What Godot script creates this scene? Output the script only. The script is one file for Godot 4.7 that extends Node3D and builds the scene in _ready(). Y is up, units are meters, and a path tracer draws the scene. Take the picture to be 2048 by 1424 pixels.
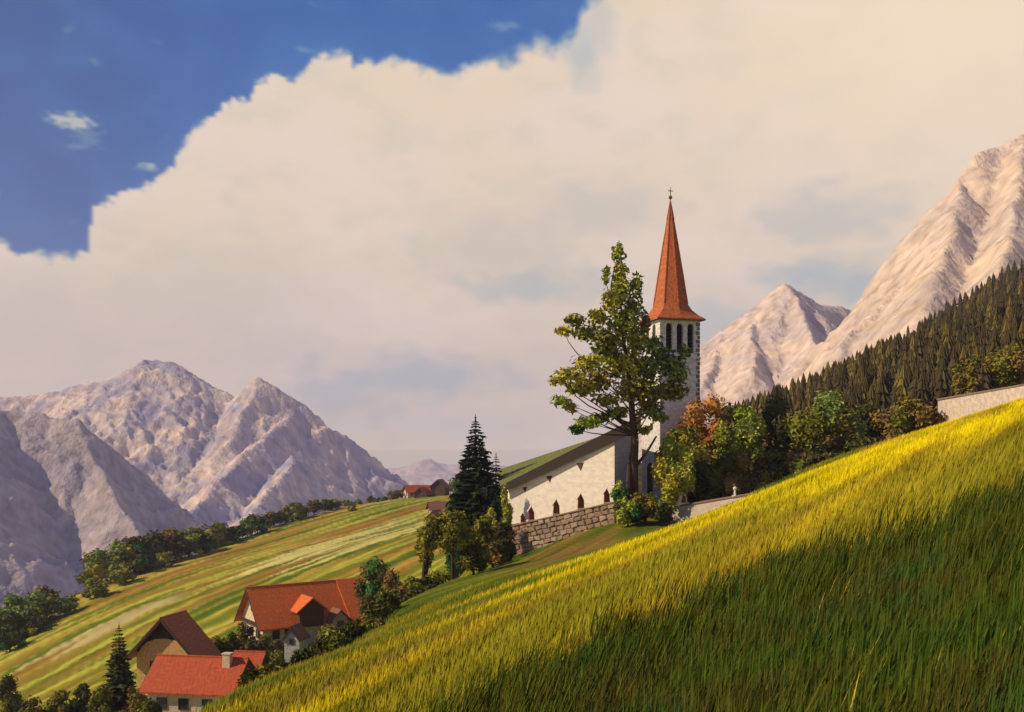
extends Node3D
# An alpine valley: a church on the shoulder of a meadow, farms below, mountains behind. Metres; the eye is at the origin and looks along -z.

var rng := RandomNumberGenerator.new()
var used := {}
var M := {}
var streak := FastNoiseLite.new()
var lump := FastNoiseLite.new()
var fine := FastNoiseLite.new()
var ridgy := FastNoiseLite.new()

func _ready() -> void:
	rng.seed = 7411
	setup_noise()
	setup_camera()
	setup_sky()
	setup_sun()
	make_materials()
	solve_terrain()
	build_ground()
	build_mountains()
	build_church()
	build_walls()
	build_farms()
	build_village()
	build_trees()
	build_forest()
	build_grass()

func setup_noise() -> void:
	streak.seed = 11
	streak.frequency = 1.0
	streak.fractal_octaves = 3
	lump.seed = 23
	lump.frequency = 1.0
	lump.fractal_octaves = 4
	fine.seed = 5
	fine.frequency = 1.0
	fine.fractal_octaves = 2
	ridgy.seed = 31
	ridgy.frequency = 1.0
	ridgy.fractal_type = FastNoiseLite.FRACTAL_RIDGED
	ridgy.fractal_octaves = 5

func setup_camera() -> void:
	var cam := Camera3D.new()
	cam.name = "camera"
	var near := 0.5
	cam.set_frustum(near * 1424.0 / 1956.0, Vector2(0.0, near * 188.0 / 1956.0), near, 20000.0)
	add_child(cam)
	cam.current = true

func setup_sun() -> void:
	var sun := DirectionalLight3D.new()
	sun.name = "sun"
	sun.light_color = Color(1.0, 0.90, 0.74)
	sun.light_energy = 1.6
	sun.light_angular_distance = 0.6
	sun.shadow_enabled = true
	sun.directional_shadow_max_distance = 600.0
	add_child(sun)
	sun.look_at_from_position(Vector3(-0.79, 0.56, 0.16) * 10.0, Vector3.ZERO, Vector3.UP)

func setup_sky() -> void:
	var env := Environment.new()
	env.tonemap_mode = Environment.TONE_MAPPER_LINEAR
	env.tonemap_exposure = 1.12
	env.background_mode = Environment.BG_SKY
	env.sdfgi_enabled = true
	env.ssao_enabled = true
	env.ssil_enabled = true
	env.fog_enabled = true
	env.fog_light_color = Color(0.84, 0.83, 0.98)
	env.fog_density = 0.00013
	var sky := Sky.new()
	var pm := PanoramaSkyMaterial.new()
	pm.panorama = ImageTexture.create_from_image(sky_image())
	sky.sky_material = pm
	env.sky = sky
	var we := WorldEnvironment.new()
	we.name = "environment"
	we.environment = env
	add_child(we)

# upper outline of the great cumulus bank, as azimuth and elevation in degrees; it goes on all round
var bank := PackedVector2Array([Vector2(-180, 24), Vector2(-150, 17), Vector2(-120, 26), Vector2(-95, 14), Vector2(-70, 21), Vector2(-50, 14), Vector2(-38, 9),
	Vector2(-28.99, 9.64), Vector2(-27.63, 10.65), Vector2(-26.71, 10.23), Vector2(-25.29, 10.17), Vector2(-23.44, 10.50), Vector2(-23.19, 12.71), Vector2(-21.59, 13.81), Vector2(-20.16, 14.32), Vector2(-20.00, 14.93), Vector2(-19.01, 15.40), Vector2(-18.80, 16.19), Vector2(-18.09, 17.23), Vector2(-16.89, 18.02),
	Vector2(-16.49, 18.64), Vector2(-15.00, 19.17), Vector2(-14.67, 19.98), Vector2(-13.76, 20.38), Vector2(-12.51, 20.27), Vector2(-11.45, 21.40), Vector2(-9.97, 21.82), Vector2(-9.35, 21.73), Vector2(-9.23, 21.28), Vector2(-8.12, 21.59), Vector2(-7.92, 21.25),
	Vector2(-7.11, 21.79), Vector2(-5.08, 21.16), Vector2(-3.19, 21.05), Vector2(-1.87, 21.68), Vector2(-0.12, 21.74), Vector2(0.76, 22.37), Vector2(1.49, 22.69), Vector2(2.52, 22.28), Vector2(3.69, 23.05), Vector2(4.12, 24.17),
	Vector2(5.14, 25.10), Vector2(8.03, 27.08), Vector2(18, 34), Vector2(30, 38), Vector2(48, 30), Vector2(70, 36), Vector2(95, 22), Vector2(120, 30), Vector2(150, 18), Vector2(180, 24)])
# soft bluish gaps and grey undersides in the bank: azimuth, elevation, half width, half height, amount of blue, amount of grey
var gaps := [[Vector2(1.93, 9.43), 4.2, 0.9, 0.55, 0.1], [Vector2(-5.66, 4.07), 5.4, 1.3, 0.75, 0.15], [Vector2(-9.69, 2.88), 3.5, 1.6, 0.6, 0.1], [Vector2(4.56, 13.75), 3.6, 1.4, 0.12, 0.5], [Vector2(-0.70, 11.56), 4.5, 2.0, 0.1, 0.5],
	[Vector2(17.48, 12.91), 3.4, 1.4, 0.3, 0.4], [Vector2(18.01, 9.39), 3.6, 1.2, 0.75, 0.1], [Vector2(11.45, 7.42), 2.6, 1.4, 0.5, 0.1], [Vector2(-16.62, 8.64), 6.0, 2.6, 0.04, 0.4], [Vector2(-13.34, 5.96), 3.0, 1.4, 0.1, 0.35], [Vector2(-26.24, 7.83), 4.0, 2.0, 0.05, 0.3],
	[Vector2(4.27, 21.94), 1.0, 1.6, 0.6, 0.0], [Vector2(5.14, 23.40), 0.8, 1.8, 0.4, 0.0], [Vector2(-2.75, 1.46), 6.0, 1.0, 0.25, 0.0], [Vector2(60, 14), 8.0, 2.0, 0.5, 0.3], [Vector2(-60, 10), 7.0, 1.6, 0.5, 0.3], [Vector2(110, 12), 9.0, 2.0, 0.5, 0.3], [Vector2(-125, 12), 9.0, 2.0, 0.5, 0.3], [Vector2(160, 11), 7.0, 1.6, 0.4, 0.3]]

func bank_height(az: float) -> float:
	for i in range(1, bank.size()):
		if az <= bank[i].x:
			var a := bank[i - 1]
			var b := bank[i]
			return lerpf(a.y, b.y, (az - a.x) / maxf(b.x - a.x, 0.001))
	return bank[bank.size() - 1].y

func sky_colour(az: float, el: float, hb: float) -> Color:
	var x := az * 0.16
	var y := el * 0.22
	var w := fine.get_noise_2d(x * 1.3 + 40.0, y * 1.5)
	var blue := Color(0.10, 0.345, 0.63).lerp(Color(0.20, 0.35, 0.56), clampf((-az - 12.0) / 14.0, 0.0, 1.0) * 0.8)
	blue = blue.lerp(Color(0.22, 0.43, 0.67), clampf(0.35 + w * 0.9, 0.0, 1.0) * 0.45)
	blue = blue.lerp(Color(0.26, 0.49, 0.71), clampf(1.0 - absf(el - hb) / 4.0, 0.0, 1.0) * 0.3)
	# a few loose shreds of cloud in the blue
	var shred := lump.get_noise_2d(az * 0.28 + 3.0, el * 0.55 + 9.0)
	blue = blue.lerp(Color(0.75, 0.76, 0.74), smoothstep(0.42, 0.7, shred) * 0.3)
	for s in [[Vector2(-24.20, 17.03), 1.25, 0.45, 0.85], [Vector2(-23.46, 16.34), 0.8, 0.6, 0.28], [Vector2(-20.36, 15.20), 0.5, 0.22, 0.8], [Vector2(-0.41, 23.44), 1.0, 0.3, 0.3]]:
		var q := Vector2((az - s[0].x) / s[1], (el - s[0].y) / s[2])
		var d := q.length() + fine.get_noise_2d(az * 1.9, el * 2.6) * 0.7
		blue = blue.lerp(Color(0.80, 0.78, 0.72), smoothstep(1.15, 0.3, d) * s[3])
	if el < hb - 60.0:
		return blue
	# the bank
	var edge := hb - el + fine.get_noise_2d(az * 0.9, el * 0.9) * 0.35 + fine.get_noise_2d(az * 2.6, el * 2.6) * 0.14
	var soft := 0.16 + 0.5 * smoothstep(-8.0, 4.0, az) + 0.25 * clampf(fine.get_noise_2d(az * 0.35 + 7.0, 2.0) + 0.2, 0.0, 1.0)
	var c := smoothstep(-soft, soft, edge)
	if c <= 0.0:
		return blue
	var n := lump.get_noise_2d(az * 0.07 + 11.0, el * 0.13)
	var n2 := lump.get_noise_2d(az * 0.2 + 31.0, el * 0.36 + 5.0)
	var cream := Color(0.893, 0.812, 0.712).lerp(Color(0.905, 0.825, 0.752), clampf(0.5 + n * 1.6, 0.0, 1.0))
	cream = cream.lerp(Color(0.835, 0.785, 0.705), clampf(n2 * 1.3 + 0.12, 0.0, 1.0) * 0.75)
	cream = cream.lerp(Color(0.95, 0.862, 0.748), smoothstep(4.0, 24.0, az) * smoothstep(6.0, 22.0, el) * 0.8)
	cream = cream.lerp(Color(0.80, 0.735, 0.66), smoothstep(-12.0, -30.0, az) * smoothstep(11.0, 4.0, el) * 0.5)
	var blue_gap := 0.0
	var grey_gap := 0.0
	for g in gaps:
		if absf(az - g[0].x) > g[1] * 2.6 or absf(el - g[0].y) > g[2] * 2.6:
			continue
		var q := Vector2((az - g[0].x) / g[1], (el - g[0].y) / g[2])
		var d := q.length() + n2 * 0.9 + fine.get_noise_2d(az * 0.5, el * 0.9) * 0.3
		var a := smoothstep(1.7, 0.1, d)
		blue_gap = maxf(blue_gap, a * g[3])
		grey_gap = maxf(grey_gap, a * g[4])
	cream = cream.lerp(Color(0.775, 0.745, 0.69), grey_gap)
	cream = cream.lerp(Color(0.635, 0.70, 0.725), blue_gap)
	return blue.lerp(cream, c)

func sky_image() -> Image:
	var w := 2048
	var h := 2048
	var img := Image.create(w, h, false, Image.FORMAT_RGB8)
	img.fill(Color(0.83, 0.765, 0.69))
	var step := 8
	for bx in range(0, w, step):
		var az0 := wrapf((bx + 0.5) / w * 360.0, -180.0, 180.0)
		var dense := absf(az0) < 34.0
		var heights := PackedFloat32Array()
		for i in step:
			heights.append(bank_height(wrapf((bx + i + 0.5) / w * 360.0, -180.0, 180.0)))
		for by in range(0, h / 2, step):
			var el0 := 90.0 - (by + 0.5) / h * 180.0
			if dense and el0 < 30.0 and el0 > -1.0:
				for j in step:
					var el := 90.0 - (by + j + 0.5) / h * 180.0
					for i in step:
						img.set_pixel(bx + i, by + j, sky_colour(wrapf((bx + i + 0.5) / w * 360.0, -180.0, 180.0), el, heights[i]))
			else:
				img.fill_rect(Rect2i(bx, by, step, step), sky_colour(az0 + 0.6, maxf(el0 - 0.3, -1.0), heights[4]))
	return img

# ---------------------------------------------------------------- helpers

func numbered(called: String) -> String:
	if not used.has(called):
		used[called] = 0
		return called
	used[called] += 1
	return "%s_%03d" % [called, used[called]]

func tag(o: Node, label: String, category: String, group := "", kind := "") -> void:
	if label: o.set_meta("label", label)
	if category: o.set_meta("category", category)
	if group: o.set_meta("group", group)
	if kind: o.set_meta("kind", kind)

func thing(called: String, at: Vector3, turn: float, label: String, category: String, group := "") -> Node3D:
	var o := Node3D.new()
	o.name = numbered(called)
	add_child(o)
	o.position = at
	o.rotation.y = turn
	tag(o, label, category, group)
	return o

class MB:
	var v := PackedVector3Array()
	var n := PackedVector3Array()
	var c := PackedColorArray()
	var col := Color(1, 1, 1)
	func tri(a: Vector3, b: Vector3, d: Vector3, out := Vector3.ZERO) -> void:
		var nn := (d - a).cross(b - a)
		if nn.length_squared() < 1e-14:
			return
		nn = nn.normalized()
		if out != Vector3.ZERO and nn.dot(out) < 0.0:
			nn = -nn
			v.append(a); v.append(d); v.append(b)
		else:
			v.append(a); v.append(b); v.append(d)
		for i in 3:
			n.append(nn)
			c.append(col)
	func quad(a: Vector3, b: Vector3, d: Vector3, e: Vector3, out := Vector3.ZERO) -> void:
		tri(a, b, d, out)
		tri(a, d, e, out)
	# box with chamfered edges
	func box(ctr: Vector3, size: Vector3, bs := Basis.IDENTITY, bevel := 0.0) -> void:
		var h := size * 0.5
		if bevel <= 0.0:
			for ax in 3:
				for s in [-1.0, 1.0]:
					var o := Vector3.ZERO
					o[ax] = s
					var p := Vector3.ZERO
					p[(ax + 1) % 3] = 1.0
					var q := Vector3.ZERO
					q[(ax + 2) % 3] = 1.0
					quad(ctr + bs * (h * (o + p + q)), ctr + bs * (h * (o + p - q)), ctr + bs * (h * (o - p - q)), ctr + bs * (h * (o - p + q)), bs * o)
			return
		var k := h - Vector3(bevel, bevel, bevel)
		for ax in 3:
			var b1 := (ax + 1) % 3
			var b2 := (ax + 2) % 3
			for s in [-1.0, 1.0]:
				var f := []
				for m in [[1, 1], [1, -1], [-1, -1], [-1, 1]]:
					var p := Vector3.ZERO
					p[ax] = s * h[ax]
					p[b1] = m[0] * k[b1]
					p[b2] = m[1] * k[b2]
					f.append(ctr + bs * p)
				var o := Vector3.ZERO
				o[ax] = s
				quad(f[0], f[1], f[2], f[3], bs * o)
			for s1 in [-1.0, 1.0]:
				for s2 in [-1.0, 1.0]:
					var p1 := Vector3.ZERO
					p1[b1] = s1 * h[b1]
					p1[b2] = s2 * k[b2]
					var p2 := Vector3.ZERO
					p2[b1] = s1 * k[b1]
					p2[b2] = s2 * h[b2]
					var e := Vector3.ZERO
					e[ax] = k[ax]
					var o := Vector3.ZERO
					o[b1] = s1
					o[b2] = s2
					quad(ctr + bs * (p1 + e), ctr + bs * (p2 + e), ctr + bs * (p2 - e), ctr + bs * (p1 - e), bs * o)
		for sx in [-1.0, 1.0]:
			for sy in [-1.0, 1.0]:
				for sz in [-1.0, 1.0]:
					var s := Vector3(sx, sy, sz)
					tri(ctr + bs * (s * Vector3(h.x, k.y, k.z)), ctr + bs * (s * Vector3(k.x, h.y, k.z)), ctr + bs * (s * Vector3(k.x, k.y, h.z)), bs * s)
	func tube(p0: Vector3, p1: Vector3, r0: float, r1: float, sides := 7) -> void:
		var ax := (p1 - p0).normalized()
		var u := ax.cross(Vector3(0.3, 0.1, 1.0)).normalized()
		var w := ax.cross(u)
		for i in sides:
			var a0 := TAU * i / sides
			var a1 := TAU * (i + 1) / sides
			var d0 := u * cos(a0) + w * sin(a0)
			var d1 := u * cos(a1) + w * sin(a1)
			quad(p0 + d0 * r0, p0 + d1 * r0, p1 + d1 * r1, p1 + d0 * r1, d0 + d1)
	# closed flat polygon pushed out along d
	func slab(poly: Array, d: Vector3) -> void:
		var ctr := Vector3.ZERO
		for p in poly:
			ctr += p
		ctr /= poly.size()
		for i in range(1, poly.size() - 1):
			tri(poly[0], poly[i], poly[i + 1], -d)
			tri(poly[0] + d, poly[i] + d, poly[i + 1] + d, d)
		for i in poly.size():
			var a: Vector3 = poly[i]
			var b: Vector3 = poly[(i + 1) % poly.size()]
			quad(a, b, b + d, a + d, (a + b) * 0.5 - ctr)
	func mesh() -> ArrayMesh:
		var arr := []
		arr.resize(Mesh.ARRAY_MAX)
		arr[Mesh.ARRAY_VERTEX] = v
		arr[Mesh.ARRAY_NORMAL] = n
		arr[Mesh.ARRAY_COLOR] = c
		var m := ArrayMesh.new()
		m.add_surface_from_arrays(Mesh.PRIMITIVE_TRIANGLES, arr)
		return m

func put(mb: MB, called: String, mat: Material, parent: Node) -> MeshInstance3D:
	return put_mesh(mb.mesh(), called, mat, parent)

func put_mesh(mesh: Mesh, called: String, mat: Material, parent: Node) -> MeshInstance3D:
	var o := MeshInstance3D.new()
	o.name = numbered(called) if parent == self else called
	o.mesh = mesh
	o.material_override = mat
	parent.add_child(o, true)
	return o

# smooth indexed grid: heights and colours already worked out
func grid_mesh(v: PackedVector3Array, c: PackedColorArray, nx: int, ny: int) -> ArrayMesh:
	var nn := PackedVector3Array()
	nn.resize(v.size())
	for j in ny:
		for i in nx:
			var a := v[j * nx + maxi(i - 1, 0)]
			var b := v[j * nx + mini(i + 1, nx - 1)]
			var d := v[maxi(j - 1, 0) * nx + i]
			var e := v[mini(j + 1, ny - 1) * nx + i]
			var q := (b - a).cross(e - d).normalized()
			nn[j * nx + i] = q if q.y > 0.0 else -q
	var idx := PackedInt32Array()
	idx.resize((nx - 1) * (ny - 1) * 6)
	var k := 0
	for j in ny - 1:
		for i in nx - 1:
			var p := j * nx + i
			idx[k] = p; idx[k + 1] = p + nx; idx[k + 2] = p + 1
			idx[k + 3] = p + 1; idx[k + 4] = p + nx; idx[k + 5] = p + nx + 1
			k += 6
	var arr := []
	arr.resize(Mesh.ARRAY_MAX)
	arr[Mesh.ARRAY_VERTEX] = v
	arr[Mesh.ARRAY_NORMAL] = nn
	arr[Mesh.ARRAY_COLOR] = c
	arr[Mesh.ARRAY_INDEX] = idx
	var m := ArrayMesh.new()
	m.add_surface_from_arrays(Mesh.PRIMITIVE_TRIANGLES, arr)
	return m

# ---------------------------------------------------------------- materials

func noise_tex(freq: float, seed_: int, lo: Color, hi: Color, size := 512, octaves := 5) -> NoiseTexture2D:
	var f := FastNoiseLite.new()
	f.seed = seed_
	f.frequency = freq
	f.fractal_octaves = octaves
	var t := NoiseTexture2D.new()
	t.width = size
	t.height = size
	t.seamless = true
	t.noise = f
	var g := Gradient.new()
	g.set_color(0, lo)
	g.set_color(1, hi)
	t.color_ramp = g
	return t

func bump_tex(freq: float, seed_: int, strength: float, size := 512) -> NoiseTexture2D:
	var f := FastNoiseLite.new()
	f.seed = seed_
	f.frequency = freq
	f.fractal_octaves = 5
	var t := NoiseTexture2D.new()
	t.width = size
	t.height = size
	t.seamless = true
	t.noise = f
	t.as_normal_map = true
	t.bump_strength = strength
	return t

# a plain coloured surface, mottled by noise, in world space
func surface(called: String, lin: Color, rough: float, spread: float, metres: float, bump := 4.0) -> StandardMaterial3D:
	var m := StandardMaterial3D.new()
	m.resource_name = called
	m.albedo_color = lin.linear_to_srgb()
	m.roughness = rough
	m.uv1_triplanar = true
	m.uv1_world_triplanar = true
	m.uv1_scale = Vector3.ONE / metres
	m.albedo_texture = noise_tex(0.012, hash(called) % 1000, Color(1.0 - spread, 1.0 - spread, 1.0 - spread), Color(1, 1, 1))
	if bump > 0.0:
		m.normal_enabled = true
		m.normal_texture = bump_tex(0.03, hash(called) % 997, bump)
	M[called] = m
	return m

func tinted(called: String, rough: float, back := Color(0, 0, 0)) -> StandardMaterial3D:
	var m := StandardMaterial3D.new()
	m.resource_name = called
	m.vertex_color_use_as_albedo = true
	m.roughness = rough
	m.metallic_specular = 0.15
	m.cull_mode = BaseMaterial3D.CULL_DISABLED
	if back != Color(0, 0, 0):
		m.backlight_enabled = true
		m.backlight = back
	M[called] = m
	return m

func make_materials() -> void:
	surface("whitewash", Color(0.80, 0.75, 0.68), 0.9, 0.16, 5.0, 3.0)
	surface("lime_plaster", Color(0.78, 0.77, 0.76), 0.9, 0.28, 3.5, 5.0)
	surface("grey_plaster", Color(0.50, 0.51, 0.55), 0.9, 0.25, 3.0, 5.0)  # own grey of the shed; painted shade on the church side wall
	surface("cream_plaster", Color(0.68, 0.55, 0.40), 0.9, 0.2, 3.0, 3.0)
	surface("ochre_plaster", Color(0.60, 0.36, 0.13), 0.9, 0.25, 3.0, 3.0)
	surface("pink_plaster", Color(0.50, 0.30, 0.25), 0.9, 0.25, 3.0, 3.0)
	surface("pale_wall", Color(0.66, 0.55, 0.46), 0.9, 0.2, 4.0, 4.0)
	surface("spire_tile", Color(0.60, 0.15, 0.03), 0.75, 0.42, 2.6, 7.0)
	surface("orange_tile", Color(0.80, 0.16, 0.014), 0.8, 0.3, 3.0, 7.0)
	surface("red_tile", Color(0.56, 0.08, 0.012), 0.8, 0.35, 3.0, 7.0)
	surface("brown_tile", Color(0.26, 0.10, 0.05), 0.8, 0.35, 3.0, 7.0)
	surface("dark_timber", Color(0.036, 0.022, 0.018), 0.85, 0.4, 1.2, 6.0)
	surface("brown_timber", Color(0.11, 0.055, 0.03), 0.85, 0.4, 1.2, 6.0)
	surface("void_timber", Color(0.035, 0.02, 0.016), 0.9, 0.3, 1.0, 3.0)  # near black for openings, paints the shaded inside of the belfry
	surface("moss_roof", Color(0.22, 0.25, 0.025), 0.95, 0.5, 3.0, 9.0)
	surface("mortar", Color(0.25, 0.19, 0.15), 0.95, 0.3, 1.5, 6.0)
	surface("stone_a", Color(0.37, 0.26, 0.18), 0.9, 0.35, 1.3, 8.0)
	surface("stone_b", Color(0.31, 0.20, 0.13), 0.9, 0.35, 1.3, 8.0)
	surface("stone_c", Color(0.43, 0.34, 0.27), 0.9, 0.35, 1.3, 8.0)
	surface("stone_d", Color(0.27, 0.20, 0.16), 0.9, 0.35, 1.3, 8.0)
	surface("quoin_stone", Color(0.26, 0.20, 0.17), 0.9, 0.35, 1.0, 8.0)
	surface("rust_stone", Color(0.26, 0.075, 0.03), 0.85, 0.35, 0.8, 5.0)
	surface("bark", Color(0.085, 0.05, 0.03), 0.95, 0.5, 0.9, 12.0)
	surface("iron", Color(0.10, 0.06, 0.04), 0.6, 0.3, 0.5, 2.0)
	surface("glass_dark", Color(0.03, 0.03, 0.035), 0.25, 0.1, 1.0, 0.0)
	tinted("leaf", 0.75, Color(0.24, 0.25, 0.03))
	tinted("needle", 0.85)
	tinted("grass", 0.8, Color(0.10, 0.10, 0.01))
	var g := tinted("meadow", 0.95)
	g.cull_mode = BaseMaterial3D.CULL_BACK
	g.uv1_triplanar = true
	g.uv1_world_triplanar = true
	g.uv1_scale = Vector3.ONE / 4.0
	g.albedo_texture = noise_tex(0.03, 77, Color(0.74, 0.74, 0.72), Color(1, 1, 1), 1024)
	g.normal_enabled = true
	g.normal_texture = bump_tex(0.05, 78, 10.0, 1024)
	var r := tinted("rock", 0.95)
	r.uv1_triplanar = true
	r.uv1_world_triplanar = true
	r.uv1_scale = Vector3.ONE / 260.0
	r.normal_enabled = true
	r.normal_texture = bump_tex(0.03, 79, 9.0, 1024)

# ---------------------------------------------------------------- terrain

var near_pts := PackedVector3Array()
var near_w := PackedFloat64Array()
var far_pts := PackedVector3Array()
var far_w := PackedFloat64Array()

func spline(p: PackedVector3Array) -> PackedFloat64Array:
	# thin plate through (x, depth) -> height
	var n := p.size()
	var m := n + 3
	var a := []
	for i in m:
		var row := PackedFloat64Array()
		row.resize(m + 1)
		a.append(row)
	for i in n:
		for j in n:
			var r2 := Vector2(p[i].x - p[j].x, p[i].z - p[j].z).length_squared()
			a[i][j] = r2 * log(r2) if r2 > 1e-9 else 0.0
		a[i][i] += 2.0
		a[i][n] = 1.0
		a[i][n + 1] = p[i].x
		a[i][n + 2] = p[i].z
		a[n][i] = 1.0
		a[n + 1][i] = p[i].x
		a[n + 2][i] = p[i].z
		a[i][m] = p[i].y
	for i in m:
		var best := i
		for k in range(i + 1, m):
			if absf(a[k][i]) > absf(a[best][i]):
				best = k
		var t = a[i]
		a[i] = a[best]
		a[best] = t
		for k in range(i + 1, m):
			var f: float = a[k][i] / a[i][i]
			if f != 0.0:
				var rk: PackedFloat64Array = a[k]
				var ri: PackedFloat64Array = a[i]
				for c in range(i, m + 1):
					rk[c] -= f * ri[c]
				a[k] = rk
	var w := PackedFloat64Array()
	w.resize(m)
	for i in range(m - 1, -1, -1):
		var s: float = a[i][m]
		for k in range(i + 1, m):
			s -= a[i][k] * w[k]
		w[i] = s / a[i][i]
	return w

func spline_at(p: PackedVector3Array, w: PackedFloat64Array, x: float, d: float) -> float:
	var n := p.size()
	var s := w[n] + w[n + 1] * x + w[n + 2] * d
	for i in n:
		var dx := x - p[i].x
		var dd := d - p[i].z
		var r2 := dx * dx + dd * dd
		if r2 > 1e-9:
			s += w[i] * r2 * log(r2)
	return s

func knob(list: PackedVector3Array, p: Vector3) -> void:
	list.append(Vector3(p.x, p.y, -p.z))

func solve_terrain() -> void:
	# the near hill: a slope falling to the left with a rounded crest about sixty metres out
	for q in [[0, 0], [8, 0], [-8, 0], [0, -18], [18, -14], [-16, -14], [3, 6], [0, 12], [8, 12], [-5, 12], [16, 20], [8, 25], [0, 25], [-6, 25], [-14, 20], [22, 38], [10, 40], [0, 45], [40, 20], [40, 45], [45, -10]]:
		near_pts.append(Vector3(q[0], -2.2 + 0.33 * q[0] - 0.053 * q[1] - 0.00061 * q[1] * q[1], q[1]))
	for p in [Vector3(31.41, 2.76, -60.00), Vector3(26.70, 1.31, -61.00), Vector3(21.43, -0.25, -62.00), Vector3(18.85, -1.57, -64.00), Vector3(14.60, -3.16, -60.00), Vector3(11.15, -4.80, -58.00), Vector3(8.18, -6.08, -58.00), Vector3(11.68, -2.53, -48.00), Vector3(9.78, -3.17, -46.00), Vector3(8.01, -3.73, -44.00), Vector3(5.98, -4.68, -44.00), Vector3(4.07, -5.89, -48.00), Vector3(2.02, -7.04, -52.00),
			Vector3(62, 10, -75), Vector3(46, 2.2, -90), Vector3(38, 0.0, -92), Vector3(35, -3.2, -110), Vector3(29, -5.0, -100), Vector3(23, -7.2, -96), Vector3(24, -6.6, -125), Vector3(20, -6.2, -112), Vector3(15.7, -7.5, -96), Vector3(12.4, -7.3, -97),
			Vector3(9.9, -7.6, -100), Vector3(0.3, -11.9, -109), Vector3(5.0, -9.7, -104), Vector3(5.9, -9.0, -85), Vector3(14, -6.4, -84),
			Vector3(-10.7, -10.2, -40), Vector3(-10.4, -10.6, -48), Vector3(-8, -10.9, -70), Vector3(-5.2, -11.3, -85), Vector3(-2, -12.0, -100), Vector3(-3, -12.6, -122), Vector3(10, -8.5, -125), Vector3(50, 2, -125)]:
		knob(near_pts, p)
	near_w = spline(near_pts)
	# the valley side on the left and the wooded hill on the right
	for p in [Vector3(-43.68, -31.97, -118.00), Vector3(-36.44, -32.58, -118.00), Vector3(-28.86, -30.00, -112.00), Vector3(-24.85, -27.76, -150.00), Vector3(-30.98, -28.76, -150.00), Vector3(-16.90, -24.28, -190.00), Vector3(-16.48, -21.27, -260.00), Vector3(-27.67, -23.96, -330.00), Vector3(-47.61, -23.07, -480.00), Vector3(-27.98, -21.60, -480.00), Vector3(-71.23, -24.62, -430.00),
			Vector3(-92.09, -29.53, -380.00), Vector3(-108.65, -35.77, -330.00), Vector3(-121.78, -38.65, -300.00), Vector3(-127.55, -43.76, -270.00), Vector3(-125.64, -48.10, -240.00), Vector3(-94.23, -46.01, -180.00), Vector3(-67.02, -38.50, -150.00), Vector3(-92.68, -39.37, -220.00), Vector3(-66.97, -31.95, -250.00), Vector3(-62.86, -29.65, -290.00),
			Vector3(-88.83, -36.81, -240.00), Vector3(-52.64, -33.74, -165.00), Vector3(-143.29, -56.24, -220.00), Vector3(12, -16, -300), Vector3(0, -17, -400), Vector3(10, -17, -480),
			Vector3(-20, -30, -20), Vector3(20, -16, -40), Vector3(0, -24, -80), Vector3(-30, -30, -70), Vector3(15, -15, -105), Vector3(45, -7, -90), Vector3(80, -3, -40), Vector3(80, 2, 20), Vector3(-60, -45, 20), Vector3(-80, -42, -90),
			Vector3(55, -4, -150), Vector3(78, 7, -150), Vector3(110, 14, -150), Vector3(62, 0, -250), Vector3(100, 18, -250), Vector3(132, 31, -250), Vector3(170, 44, -250),
			Vector3(99.63, 3.68, -480.00), Vector3(116.81, 11.53, -480.00), Vector3(146.26, 24.54, -480.00), Vector3(178.16, 39.75, -480.00), Vector3(214.97, 61.84, -480.00), Vector3(251.29, 83.44, -480.00), Vector3(337.67, 117.79, -480.00), Vector3(250, 60, -200)]:
		knob(far_pts, p)
	far_w = spline(far_pts)

var rim := PackedVector2Array([Vector2(-7, -40), Vector2(-5.6, 14), Vector2(-6.2, 23), Vector2(-6.7, 31), Vector2(-6.5, 42), Vector2(-6.6, 55), Vector2(-7.4, 70), Vector2(-5.2, 85), Vector2(-1.5, 108), Vector2(-2.5, 122), Vector2(-2.5, 400)])
var skyline := PackedVector2Array([Vector2(-400, 110), Vector2(-250, 170), Vector2(-127, 245), Vector2(-125, 272), Vector2(-121, 300), Vector2(-109, 330), Vector2(-92, 380), Vector2(-71, 430), Vector2(-47, 480), Vector2(-6, 500), Vector2(90, 490), Vector2(250, 490), Vector2(600, 520)])

func along_x(line: PackedVector2Array, x: float) -> float:
	if x <= line[0].x:
		return line[0].y
	for i in range(1, line.size()):
		if x <= line[i].x:
			return lerpf(line[i - 1].y, line[i].y, (x - line[i - 1].x) / (line[i].x - line[i - 1].x))
	return line[line.size() - 1].y

func along_d(line: PackedVector2Array, d: float) -> float:
	if d <= line[0].y:
		return line[0].x
	for i in range(1, line.size()):
		if d <= line[i].y:
			return lerpf(line[i - 1].x, line[i].x, (d - line[i - 1].y) / (line[i].y - line[i - 1].y))
	return line[line.size() - 1].x

func soft(s: float, k: float) -> float:
	return s * s / (s + k) if s > 0.0 else 0.0

func near_height(x: float, d: float) -> float:
	var h := spline_at(near_pts, near_w, clampf(x, -40.0, 70.0), clampf(d, -40.0, 140.0))
	h -= 0.85 * soft(along_d(rim, d) - x, 1.2)
	h -= 0.5 * soft(d - 128.0, 8.0)
	h -= 0.2 * soft(x - 60.0, 10.0)
	return h

func far_height(x: float, d: float) -> float:
	var h := spline_at(far_pts, far_w, clampf(x, -260.0, 300.0), clampf(d, -40.0, 500.0))
	h -= 0.6 * soft(d - along_x(skyline, x), 15.0)
	h -= 0.3 * soft(-240.0 - x, 40.0)
	return maxf(h, -720.0)

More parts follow.
